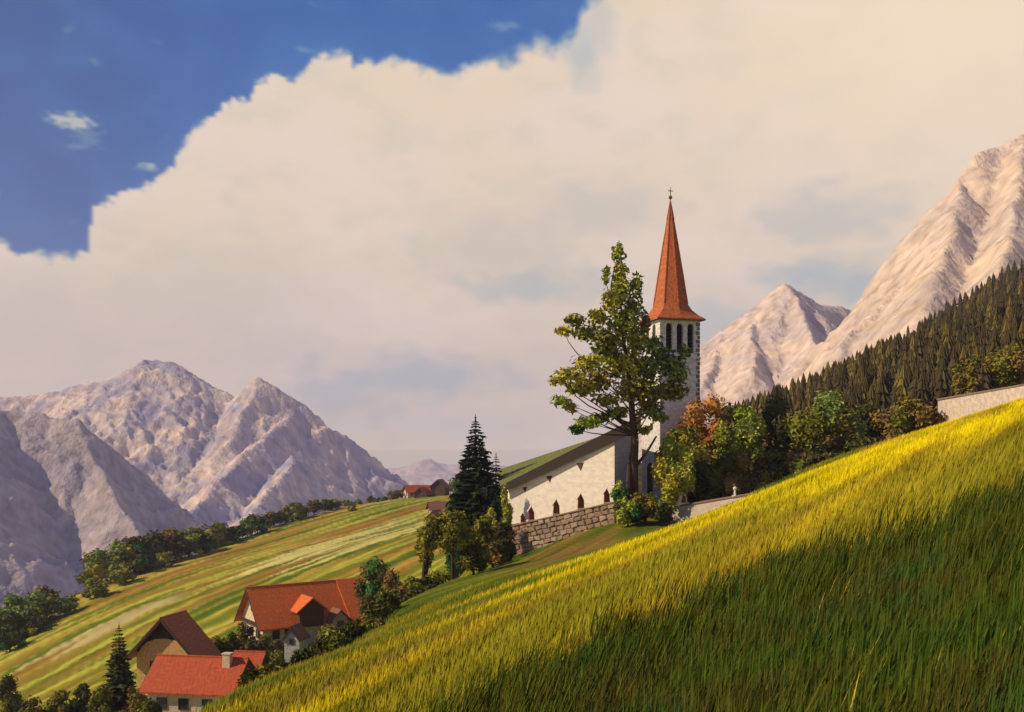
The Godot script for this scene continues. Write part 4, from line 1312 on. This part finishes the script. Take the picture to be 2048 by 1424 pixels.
func big_tree() -> void:
	var r := RandomNumberGenerator.new()
	r.seed = 99
	var D := 99.0
	var foot := Vector3(12.45, -5.82, -99.00)
	foot.y = height(foot.x, 99.0) - 0.1
	var o := thing("broadleaf_tree", foot, 0.0, "tall loose-crowned broadleaf tree in front of the church tower", "tree")
	# clusters of leaves: bearing, height, half width, half height (as measured from where we stand), depth offset, palette; gold left and sage right paint sun and shade
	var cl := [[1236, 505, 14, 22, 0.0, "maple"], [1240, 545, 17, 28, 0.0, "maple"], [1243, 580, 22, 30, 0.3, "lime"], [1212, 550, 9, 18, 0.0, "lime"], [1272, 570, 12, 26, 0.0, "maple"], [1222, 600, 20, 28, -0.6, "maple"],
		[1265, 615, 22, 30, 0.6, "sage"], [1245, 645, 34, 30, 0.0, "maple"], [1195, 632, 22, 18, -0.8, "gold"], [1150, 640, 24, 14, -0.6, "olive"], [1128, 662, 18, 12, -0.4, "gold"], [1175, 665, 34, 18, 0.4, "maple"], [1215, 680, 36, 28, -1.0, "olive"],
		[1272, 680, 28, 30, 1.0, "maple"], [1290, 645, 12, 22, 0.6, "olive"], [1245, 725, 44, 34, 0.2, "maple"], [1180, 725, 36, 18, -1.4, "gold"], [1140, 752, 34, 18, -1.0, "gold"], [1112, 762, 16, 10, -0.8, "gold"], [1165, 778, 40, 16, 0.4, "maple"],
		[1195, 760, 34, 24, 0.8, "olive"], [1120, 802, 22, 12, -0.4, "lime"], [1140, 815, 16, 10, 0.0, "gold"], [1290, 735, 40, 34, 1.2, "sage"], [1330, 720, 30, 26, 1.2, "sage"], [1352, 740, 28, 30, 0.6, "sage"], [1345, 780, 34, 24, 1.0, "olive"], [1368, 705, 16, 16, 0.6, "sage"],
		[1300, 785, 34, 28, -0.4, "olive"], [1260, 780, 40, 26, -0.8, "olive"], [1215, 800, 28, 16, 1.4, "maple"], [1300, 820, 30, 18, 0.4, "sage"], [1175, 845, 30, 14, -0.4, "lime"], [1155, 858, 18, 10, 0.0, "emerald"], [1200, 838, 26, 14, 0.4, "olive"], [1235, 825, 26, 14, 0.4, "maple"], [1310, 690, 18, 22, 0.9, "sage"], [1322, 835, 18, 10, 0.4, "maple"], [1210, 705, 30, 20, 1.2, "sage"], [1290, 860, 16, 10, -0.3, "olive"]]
	var blobs := []
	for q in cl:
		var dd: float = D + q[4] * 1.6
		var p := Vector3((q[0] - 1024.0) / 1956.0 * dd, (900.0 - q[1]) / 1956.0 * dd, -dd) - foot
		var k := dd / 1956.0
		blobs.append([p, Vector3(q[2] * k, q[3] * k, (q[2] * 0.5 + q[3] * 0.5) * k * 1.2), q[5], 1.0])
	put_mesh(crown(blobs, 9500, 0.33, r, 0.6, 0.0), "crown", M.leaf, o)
	var tk := MB.new()
	var fork := Vector3(12.45, 1.01, -99.00) - foot
	var mid := Vector3(12.05, 5.57, -99.00) - foot
	var upper := Vector3(11.19, 11.64, -99.00) - foot
	var tip := Vector3(10.78, 19.74, -99.00) - foot
	limb(tk, Vector3(0, -0.4, 0), fork, 0.58, 0.4, 0.0, r, 9, 0.012)
	limb(tk, Vector3(0.35, -0.4, 0.1), Vector3(12.12, -0.25, -99.20) - foot, 0.42, 0.2, 0.0, r, 8)
	limb(tk, fork, mid, 0.4, 0.3, 0.0, r, 8, 0.02)
	limb(tk, mid, upper, 0.3, 0.16, 0.0, r, 7, 0.02)
	limb(tk, upper, tip, 0.16, 0.03, 0.0, r, 6)
	limb(tk, Vector3(12.40, -1.77, -99.00) - foot, Vector3(14.60, 1.41, -98.80) - foot, 0.2, 0.09, -0.2, r, 7, 0.0)
	for i in blobs.size():
		var b = blobs[i]
		var p: Vector3 = b[0]
		var start: Vector3
		var hh := p.y - 2.0 - absf(p.x) * 0.42
		if hh < mid.y:
			start = fork.lerp(mid, clampf((hh - fork.y) / (mid.y - fork.y), 0.1, 1.0))
		elif hh < upper.y:
			start = mid.lerp(upper, (hh - mid.y) / (upper.y - mid.y))
		else:
			start = upper.lerp(tip, clampf((hh - upper.y) / (tip.y - upper.y), 0.0, 0.9))
		limb(tk, start, p, 0.10, 0.022, -0.35 + r.randf_range(-0.3, 0.5), r, 5, 0.1)
	put(tk, "trunk", M.bark, o)

func build_trees() -> void:
	big_tree()
	var n2 := [Color(0.022, 0.034, 0.016), Color(0.03, 0.045, 0.02), Color(0.018, 0.026, 0.014)]
	spruce("spruce_tree", "tall dark spruce left of the white church wall", Vector3(-4.55, 4.62, -122.00), 3.99, 38, 15, 9, n2, -11.5, "dark spruces by the church")
	spruce("spruce_tree", "shorter slim spruce between the tall spruce and the church", Vector3(-1.96, -0.12, -120.00), 2.21, 28, 13, 9, n2, -11.0, "dark spruces by the church")
	spruce("spruce_tree", "lone slim spruce beside the barn in the lower left", Vector3(-47.42, -20.69, -118.00), 2.53, 26, 13, 8, [Color(0.04, 0.05, 0.018), Color(0.055, 0.06, 0.02), Color(0.03, 0.034, 0.016)])
	# right of the tower
	leafy("tree", "yellow-green leafy tree at the foot of the tower", "tree", Vector3(16.40, 1.62, -99.00), 4.35, ["lime", "lime", "gold"], 4200, 0.24, 0.02)
	leafy("tree", "olive tree between the tower and the rust-coloured tree", "tree", Vector3(18.64, 2.82, -106.00), 6.39, ["olive", "gold", "olive"], 4600, 0.26, 0.05)
	leafy("tree", "rust-orange tree standing against the right side of the tower", "tree", Vector3(22.60, 6.76, -116.00), 8.01, ["rust", "rust", "brown"], 4400, 0.26, 0.1)
	leafy("tree", "small lime green tree right of the rust-coloured tree", "tree", Vector3(23.63, 3.20, -108.00), 3.53, ["lime", "olive"], 2600, 0.25, 0.2)
	leafy("tree", "pale green round tree in front of the dark tree by the forest", "tree", Vector3(27.09, 5.31, -113.00), 4.85, ["lime", "sage", "lime"], 3200, 0.26, 0.25)
	leafy("tree", "tall blackish tree between the pale green tree and the big round one", "tree", Vector3(33.18, 6.99, -122.00), 6.55, ["dark", "dark", "brown"], 4200, 0.28, 0.04)
	leafy("tree", "dark brown-green tree behind the rust-coloured tree", "tree", Vector3(27.75, 6.22, -128.00), 5.89, ["dark", "brown"], 3200, 0.28, 0.05)
	leafy("tree", "big round sage green tree behind the meadow crest", "tree", Vector3(35.84, 7.04, -112.00), 9.05, ["sage", "sage", "olive"], 6200, 0.28, 0.04)
	leafy("tree", "dark brown tree between the big round tree and the brown one", "tree", Vector3(44.35, 5.74, -122.00), 8.11, ["dark", "brown", "dark"], 4200, 0.28, 0.04)
	leafy("tree", "squat brown tree beside the end of the long pale wall", "tree", Vector3(39.88, 5.01, -98.00), 6.81, ["brown", "brown", "olive"], 5200, 0.25, 0.02)
	leafy("tree", "slim olive tree above the long pale wall, left of its twin", "tree", Vector3(59.81, 12.56, -128.00), 4.32, ["olive", "brown"], 2600, 0.28, 0.05)
	leafy("tree", "round olive tree above the long pale wall at the right edge", "tree", Vector3(65.31, 13.74, -128.00), 6.87, ["olive", "brown", "olive"], 3600, 0.28, 0.05)
	leafy("shrub", "dark hedge shrub behind the shrine on the churchyard wall", "shrub", Vector3(19.42, -0.93, -101.00), 5.16, ["dark", "brown", "dark"], 3000, 0.24, 0.02)
	leafy("shrub", "broad dark shrub behind the thin white post", "shrub", Vector3(23.52, 0.00, -102.00), 6.78, ["brown", "dark", "olive"], 3400, 0.24, 0.02)
	leafy("shrub", "broad blackish shrub under the tall blackish tree", "shrub", Vector3(28.50, 0.00, -104.00), 6.91, ["dark", "brown"], 3400, 0.24, 0.02)
	leafy("shrub", "dark shrub at the foot of the big round tree", "shrub", Vector3(35.41, 1.70, -104.00), 7.98, ["dark", "brown"], 3400, 0.24, 0.02)
	leafy("shrub", "low dark shrub in front of the dark brown tree", "shrub", Vector3(31.49, -0.26, -100.00), 6.13, ["dark", "olive", "brown"], 2600, 0.24, 0.02)
	# foot of the big tree
	leafy("shrub", "fresh green shrub left of the big tree trunk", "shrub", Vector3(10.82, -3.01, -98.00), 2.00, ["lime", "emerald"], 1500, 0.18, 0.02)
	leafy("shrub", "dark green shrub right at the big tree trunk", "shrub", Vector3(13.19, -4.22, -97.00), 3.97, ["dark", "emerald", "olive"], 2000, 0.19, 0.02)
	leafy("shrub", "low dark shrub in front of the big tree", "shrub", Vector3(11.34, -5.01, -96.00), 3.24, ["dark", "emerald", "lime"], 1700, 0.18, 0.02)
	leafy("shrub", "grey-green shrub between the tree and the churchyard wall", "shrub", Vector3(14.53, -4.91, -96.00), 2.75, ["dark", "sage"], 1500, 0.18, 0.02)
	# left of the church
	leafy("shrub", "golden shrub at the left corner of the church", "shrub", Vector3(-0.69, -3.89, -112.00), 1.60, ["gold", "lime"], 1500, 0.2, 0.02, "", -11.5)
	leafy("shrub", "yellow-green bush under the two spruces", "shrub", Vector3(-2.15, -6.18, -108.00), 2.43, ["gold", "lime"], 1500, 0.2, 0.02)
	leafy("tree", "blue-green bushy tree left of the tall spruce", "tree", Vector3(-8.59, -4.45, -150.00), 3.53, ["emerald", "emerald", "dark"], 2200, 0.26, 0.02)
	leafy("tree", "crooked olive tree with bare stem below the spruces", "tree", Vector3(-5.35, -5.40, -88.00), 4.50, ["olive", "dark", "olive"], 3600, 0.2, 0.4)
	leafy("tree", "small loose olive tree at the left end of the spruce hedge", "tree", Vector3(-8.18, -6.18, -93.00), 2.76, ["olive", "dark"], 1800, 0.2, 0.45)
	for q in [[Vector3(-3.21, -6.51, -98.00), 76.0, "olive bush below the tall spruce", ["olive", "dark"]], [Vector3(-1.11, -7.48, -103.00), 60.0, "dark bush at the left end of the stone wall", ["dark", "brown"]], [Vector3(-3.55, -8.32, -88.00), 80.0, "dark low bush right of the crooked olive tree", ["dark", "olive"]], [Vector3(-1.87, -8.89, -94.00), 66.0, "brownish bush in front of the stone wall's left end", ["brown", "dark"]], [Vector3(-0.61, -9.10, -100.00), 40.0, "small blackish bush touching the stone wall", ["dark"]]]:
		leafy("bush", q[2], "bush", q[0], q[1] * -q[0].z / 1956.0, q[3], 2400, 0.19, 0.03)
	# hedge along the rim of the near meadow and the farm gardens
	leafy("tree", "dark emerald tree at the right end of the orange roofed farmhouse", "tree", Vector3(-19.47, -15.17, -140.00), 7.52, ["emerald", "dark", "emerald", "brown"], 4200, 0.28, 0.02)
	leafy("tree", "brownish tree just right of the emerald tree by the farmhouse", "tree", Vector3(-16.86, -16.58, -138.00), 4.23, ["brown", "dark"], 2200, 0.26, 0.02)
	var hedge := [[880, 0, 92, 59, "olive"], [848, 0, 85, 61, "dark"], [815, 0, 78, 62, "brown"], [770, 0, 66, 51, "dark"], [735, 0, 55, 50, "brown"], [700, 0, 48, 49, "dark"], [668, 0, 43, 51, "olive"], [640, 0, 41, 57, "brown"], [618, 0, 38.5, 52, "dark"], [590, 0, 37, 58, "olive"], [562, 0, 35, 47, "dark"], [540, 0, 32, 59, "brown"], [520, 0, 30, 56, "dark"]]
	var hn := 0
	var where := ["uppermost bush of the hedge, below the crooked olive tree", "second bush from the top of the hedge along the meadow rim", "third bush from the top of the hedge along the meadow rim", "bush of the hedge under the emerald tree", "brownish hedge bush below the brownish tree", "dark hedge bush right of the farmhouse wing", "olive hedge bush in front of the farmhouse wing", "brown hedge bush below the farmhouse porch", "dark hedge bush right of the tiny grey shed", "olive hedge bush below the tiny grey shed", "dark hedge bush right of the woodshed", "brown hedge bush right of the cottage roof", "lowest hedge bush at the cottage corner"]
	for q in hedge:
		var t := Vector3((q[0] - 1024.0) / 1956.0 * q[2], (900.0 - q[1]) / 1956.0 * q[2], -q[2])
		var gy := height(t.x, q[2])
		t.y = gy + 0.022 * q[2] + 0.5 + 0.3 * sin(q[0])
		leafy("bush", where[hn], "bush", t, q[3] * q[2] / 1956.0 * 1.5, [q[4], "dark", "olive"], 1900, 0.2, 0.02, "hedge along the meadow rim")
		hn += 1
	var garden := [[Vector3(-33.21, -27.34, -140.00), 60.0, "brown", "brown garden bush left of the tiny grey shed"], [Vector3(-38.77, -24.83, -142.00), 44.0, "brown", "brown bush left of the white farmhouse gable"], [Vector3(-39.08, -25.17, -136.00), 56.0, "dark", "dark round garden tree between barn and farmhouse"], [Vector3(-40.56, -25.35, -134.00), 46.0, "brown", "brownish garden tree touching the barn roof"], [Vector3(-35.56, -25.96, -138.00), 60.0, "olive", "olive garden bush below the white farmhouse gable"], [Vector3(-30.61, -25.56, -125.00), 70.0, "olive", "large olive bush right of the cottage chimney"], [Vector3(-26.03, -24.69, -138.00), 50.0, "olive", "olive bush before the farmhouse porch"], [Vector3(-33.13, -22.21, -120.00), 30.0, "dark", "slim dark tree rising behind the cottage chimney"],
		[Vector3(-66.86, -28.58, -130.00), 60.0, "dark", "dark bush at the left edge above the garden hedge"], [Vector3(-53.31, -28.35, -116.00), 70.0, "olive", "olive bush left of the lone spruce, second from the edge"], [Vector3(-51.40, -28.11, -118.00), 60.0, "dark", "dark bush just left of the lone spruce"], [Vector3(-46.90, -27.03, -112.00), 60.0, "olive", "olive bush at the foot of the lone spruce"], [Vector3(-55.20, -28.17, -112.00), 80.0, "brown", "brown bush in the bottom left corner"], [Vector3(-43.17, -27.03, -112.00), 60.0, "brown", "brown bush between the lone spruce and the cottage"], [Vector3(-43.07, -25.94, -118.00), 30.0, "brown", "small brown bush at the barn's right front corner"], [Vector3(-39.24, -26.83, -106.00), 50.0, "dark", "dark bush at the left corner of the cottage"]]
	for q in garden:
		var t: Vector3 = q[0]
		var gy := height(t.x, -t.z)
		t.y = clampf(t.y, gy + 1.5, gy + 8.0)
		leafy("bush", q[3], "bush", t, q[1] * -t.z / 1956.0, [q[2], "dark", "olive"], 2000, 0.22, 0.03, "garden bushes around the farms")
	# trees along the far edge of the valley meadow
	var kinds := []
	for k in 6:
		var r := RandomNumberGenerator.new()
		r.seed = 500 + k
		var set_ = [["dark", "olive"], ["olive", "dark", "sage"], ["brown", "dark"], ["sage", "olive"], ["dark", "emerald"], ["olive", "lime", "dark"]][k]
		var blobs := [[Vector3(0, 0.5, 0), Vector3(0.36, 0.4, 0.36), set_[0], 0.8]]
		for b in 9:
			var dir := Vector3(r.randfn(), r.randfn() * 0.8 + 0.1, r.randfn()).normalized()
			blobs.append([Vector3(0, 0.5, 0) + dir * Vector3(0.34, 0.33, 0.34), Vector3.ONE * r.randf_range(0.12, 0.2), set_[r.randi() % set_.size()], 1.0])
		var mb := MB.new()
		mb.tube(Vector3(0, -0.2, 0), Vector3(0, 0.6, 0), 0.035, 0.015, 5)
		kinds.append([crown(blobs, 900, 0.05, r), mb.mesh()])
	var looks := ["dark olive", "olive", "brown", "grey-green", "deep green", "bright green"]
	var row := [[0, 1292, 240, 11], [30, 1275, 246, 10], [58, 1250, 254, 11], [90, 1225, 266, 9], [118, 1208, 272, 10], [145, 1195, 280, 10], [172, 1185, 286, 11], [200, 1170, 292, 12], [225, 1158, 298, 13], [252, 1150, 302, 15], [275, 1142, 306, 15], [300, 1135, 310, 14], [328, 1126, 316, 12], [352, 1120, 322, 11], [378, 1112, 330, 10], [400, 1104, 336, 11], [425, 1096, 344, 12], [450, 1086, 350, 9], [472, 1078, 356, 8], [495, 1070, 362, 9], [515, 1062, 368, 9], [540, 1054, 376, 8], [562, 1048, 384, 7], [585, 1042, 392, 9], [605, 1036, 398, 7], [628, 1030, 406, 8], [650, 1024, 414, 8], [672, 1018, 420, 6], [695, 1012, 430, 6], [718, 1008, 440, 5], [742, 1002, 450, 6], [765, 998, 460, 6], [790, 994, 470, 7], [812, 990, 476, 7], [838, 984, 492, 8], [862, 980, 494, 7], [890, 978, 494, 9], [915, 980, 490, 12], [280, 1152, 292, 8], [190, 1190, 270, 7], [130, 1222, 255, 7], [70, 1262, 240, 7], [705, 1022, 400, 4], [240, 1168, 280, 7], [330, 1136, 300, 6], [20, 1310, 225, 8], [0, 1262, 256, 9], [-30, 1300, 240, 12]]
	row.sort_custom(func(a, b): return a[0] < b[0])
	var rank := 0
	var rr := RandomNumberGenerator.new()
	rr.seed = 77
	for q in row:
		var d: float = q[2] + rr.randf_range(-3, 3)
		var x: float = (q[0] - 1024.0) / 1956.0 * d
		var k := rr.randi() % 6
		rank += 1
		var ending: String = "th" if rank % 100 > 10 and rank % 100 < 14 else ["th", "st", "nd", "rd", "th", "th", "th", "th", "th", "th"][rank % 10]
		var o := thing("hedgerow_tree", Vector3(x, height(x, d) - 0.12 * q[3], -d), rr.randf() * TAU, "%s tree, %d%s from the left in the row along the far meadow edge" % [looks[k], rank, ending], "tree", "trees along the far edge of the valley meadow")
		var s: float = q[3] * rr.randf_range(0.85, 1.1)
		put_mesh(kinds[k][0], "crown", M.leaf, o)
		put_mesh(kinds[k][1], "trunk", M.bark, o)
		for ch in o.get_children():
			ch.scale = Vector3(s * rr.randf_range(1.15, 1.55), s, s * 1.2)

# far spruce: ragged drooping skirts one above the other
func far_spruce(rad: float, tiers: int, cols: Array, seed_: int) -> Array:
	var r := RandomNumberGenerator.new()
	r.seed = seed_
	var mb := MB.new()
	for w in tiers:
		var t := w / float(tiers)
		var apex := Vector3(0, minf(lerpf(0.34, 1.06, t), 1.0), 0)
		var foot := lerpf(0.04, 0.86, t)
		var R := rad * pow(1.0 - t, 0.85) * r.randf_range(0.9, 1.1) + 0.02
		var spin := r.randf() * TAU
		for k in 18:
			var a0 := spin + TAU * k / 18.0
			var a1 := spin + TAU * (k + 1) / 18.0
			var f0 := 1.0 if k % 2 == 0 else 0.62
			var f1 := 0.62 if k % 2 == 0 else 1.0
			f0 *= 0.85 + 0.3 * fposmod(sin(k * 12.9898 + w * 4.1) * 43.7, 1.0)
			f1 *= 0.85 + 0.3 * fposmod(sin(((k + 1) % 18) * 12.9898 + w * 4.1) * 43.7, 1.0)
			mb.col = cols[r.randi() % cols.size()] * r.randf_range(0.75, 1.3)
			var p := Vector3(cos(a0) * R * f0, foot + (1.0 - f0) * 0.09, sin(a0) * R * f0)
			var q := Vector3(cos(a1) * R * f1, foot + (1.0 - f1) * 0.09, sin(a1) * R * f1)
			mb.tri(apex, p, q, p + q)
	var tk := MB.new()
	tk.tube(Vector3(0, -0.1, 0), Vector3(0, 0.9, 0), 0.016, 0.003, 5)
	return [mb.mesh(), tk.mesh()]

func build_forest() -> void:
	var r := RandomNumberGenerator.new()
	r.seed = 321
	var meshes := []
	for k in 4:
		meshes.append(far_spruce([0.15, 0.18, 0.21, 0.17][k], [6, 7, 6, 7][k], [Color(0.06, 0.046, 0.02), Color(0.075, 0.055, 0.024), Color(0.045, 0.042, 0.018)] if k < 3 else [Color(0.15, 0.115, 0.03), Color(0.09, 0.075, 0.022)], 40 + k))
	var mid := []
	var spots := []
	var tries := 0
	while spots.size() < 1500 and tries < 20000:
		tries += 1
		var d := r.randf_range(165.0, 486.0)
		var u := r.randf_range(0.22, 0.62)
		var x := u * d
		if d < 250.0 and u < 0.22 + (250.0 - d) * 0.0008:
			continue
		spots.append(Vector2(x, d))
	# the skyline trees, one by one
	var n := 0
	for i in 130:
		var px := 1448.0 + i * 4.75 + r.randf_range(-2.5, 2.5)
		var d := 482.0 + r.randf_range(-14, 5)
		var x := (px - 1024.0) / 1956.0 * d
		var k := r.randi() % 4
		var o := thing("forest_spruce", Vector3(x, height(x, d) - 0.3, -d), r.randf() * TAU, "dark spruce among those on the skyline of the wooded ridge", "tree", "spruces on the skyline of the wooded ridge")
		var s := r.randf_range(7.5, 14.0) * (0.65 if px < 1560.0 else 1.0)
		put_mesh(meshes[k][0], "crown", M.needle, o).scale = Vector3(s, s, s)
		put_mesh(meshes[k][1], "trunk", M.bark, o).scale = Vector3(s, s, s)
	for k in 4:
		var mm := MultiMesh.new()
		mm.transform_format = MultiMesh.TRANSFORM_3D
		mm.mesh = meshes[k][0]
		var mine := []
		for i in spots.size():
			if i % 4 == k:
				mine.append(spots[i])
		mm.instance_count = mine.size()
		for i in mine.size():
			var q: Vector2 = mine[i]
			var s := r.randf_range(9.0, 14.0)
			mm.set_instance_transform(i, Transform3D(Basis(Vector3.UP, r.randf() * TAU).scaled(Vector3(s * 1.1, s, s * 1.1)), Vector3(q.x, height(q.x, q.y) - 0.4, -q.y)))
		var o := MultiMeshInstance3D.new()
		o.name = numbered("spruce_forest")
		o.multimesh = mm
		o.material_override = M.needle
		add_child(o)
		tag(o, "dense dark spruce forest covering the hillside on the right", "forest", "spruce forest on the right hillside", "stuff")

# ---------------------------------------------------------------- grass

func clump(blades: int, h: float, spread: float, width: float, lean: float, seed_: int) -> ArrayMesh:
	var r := RandomNumberGenerator.new()
	r.seed = seed_
	var mb := MB.new()
	for k in blades:
		var p := Vector3(r.randfn() * spread * 0.5, 0, r.randfn() * spread * 0.5)
		var a := r.randf() * TAU
		var side := Vector3(cos(a), 0, sin(a)) * width * r.randf_range(0.7, 1.3)
		var hh := h * r.randf_range(0.55, 1.15)
		var bend := Vector3(lean + r.randfn() * 0.16, 0, r.randfn() * 0.16) * hh
		var m := p + bend * 0.35 + Vector3(0, hh * 0.55, 0)
		var t := p + bend + Vector3(0, hh, 0)
		var g := r.randf_range(0.75, 1.25)
		mb.col = Color(g, g, g)
		mb.quad(p - side, p + side, m + side * 0.75, m - side * 0.75)
		mb.tri(m - side * 0.75, m + side * 0.75, t)
	return mb.mesh()

func scatter(called: String, label: String, mesh: Mesh, places: Array, cols: Array, r: RandomNumberGenerator, lo: float, hi: float) -> void:
	var mm := MultiMesh.new()
	mm.transform_format = MultiMesh.TRANSFORM_3D
	mm.use_colors = true
	mm.mesh = mesh
	mm.instance_count = places.size()
	for i in places.size():
		var s := r.randf_range(lo, hi)
		mm.set_instance_transform(i, Transform3D(Basis(Vector3.UP, r.randf_range(-0.6, 0.6)).scaled(Vector3(s, s, s)), places[i]))
		mm.set_instance_color(i, cols[i])
	var o := MultiMeshInstance3D.new()
	o.name = numbered(called)
	o.multimesh = mm
	o.material_override = M.grass
	add_child(o)
	tag(o, label, "grass", "", "stuff")

func build_grass() -> void:
	var r := RandomNumberGenerator.new()
	r.seed = 808
	# tall grass on the near slope, its greens darkened to paint cloud shade
	var p := []
	var c := []
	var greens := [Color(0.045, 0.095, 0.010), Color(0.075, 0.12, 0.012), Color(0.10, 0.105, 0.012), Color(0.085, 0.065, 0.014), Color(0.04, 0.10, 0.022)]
	var tries := 0
	while p.size() < 30000 and tries < 140000:
		tries += 1
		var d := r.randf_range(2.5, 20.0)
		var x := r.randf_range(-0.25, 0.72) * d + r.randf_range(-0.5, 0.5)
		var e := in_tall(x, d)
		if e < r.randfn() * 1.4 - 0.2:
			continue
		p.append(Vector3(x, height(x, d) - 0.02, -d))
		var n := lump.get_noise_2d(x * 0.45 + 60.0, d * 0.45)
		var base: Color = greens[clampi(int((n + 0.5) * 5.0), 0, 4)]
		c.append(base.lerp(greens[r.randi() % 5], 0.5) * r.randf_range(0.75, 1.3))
	scatter("tall_grass", "tall grass leaning on the near slope, dark green with painted shade", clump(11, 0.42, 0.2, 0.006, 0.34, 1), p, c, r, 0.7, 1.35)
	# taller tussocks standing out along its upper edge
	p = []
	c = []
	tries = 0
	while p.size() < 1500 and tries < 40000:
		tries += 1
		var x := r.randf_range(-3.0, 12.0)
		var d := along_x(tall_edge, x) + r.randfn() * 1.6
		if fine.get_noise_2d(x * 0.9 + 300.0, d * 0.5) < 0.05:
			continue
		p.append(Vector3(x, height(x, d) - 0.02, -d))
		c.append(greens[r.randi() % 5].lerp(Color(0.16, 0.17, 0.016), r.randf() * 0.6) * r.randf_range(0.7, 1.2))
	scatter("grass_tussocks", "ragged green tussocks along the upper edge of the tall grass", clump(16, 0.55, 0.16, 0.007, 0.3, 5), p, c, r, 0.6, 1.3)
	# dry yellow stalks standing in it
	p = []
	c = []
	for i in 900:
		var d := r.randf_range(3.5, 15.0)
		var x := r.randf_range(-0.1, 0.6) * d
		if in_tall(x, d) < 0.6 or lump.get_noise_2d(x * 0.6, d * 0.6 + 30.0) < 0.08:
			continue
		p.append(Vector3(x, height(x, d), -d))
		c.append(Color(0.42, 0.32, 0.04) * r.randf_range(0.6, 1.2))
	scatter("dry_stalks", "dry yellow stalks standing in the tall grass", clump(2, 0.7, 0.12, 0.014, 0.42, 2), p, c, r, 0.6, 1.15)
	# short meadow grass, coloured like the ground it grows from
	p = []
	c = []
	tries = 0
	while p.size() < 60000 and tries < 300000:
		tries += 1
		var d := 3.0 + 62.0 * pow(r.randf(), 1.5)
		var x := r.randf_range(-0.42, 0.66) * d
		if x < along_d(rim, d) - 1.0 or in_tall(x, d) > 0.6:
			continue
		p.append(Vector3(x, height(x, d) - 0.02, -d))
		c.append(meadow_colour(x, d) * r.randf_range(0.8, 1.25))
	scatter("meadow_grass", "short sunlit grass on the near meadow", clump(9, 0.17, 0.3, 0.008, 0.25, 3), p, c, r, 0.7, 1.3)
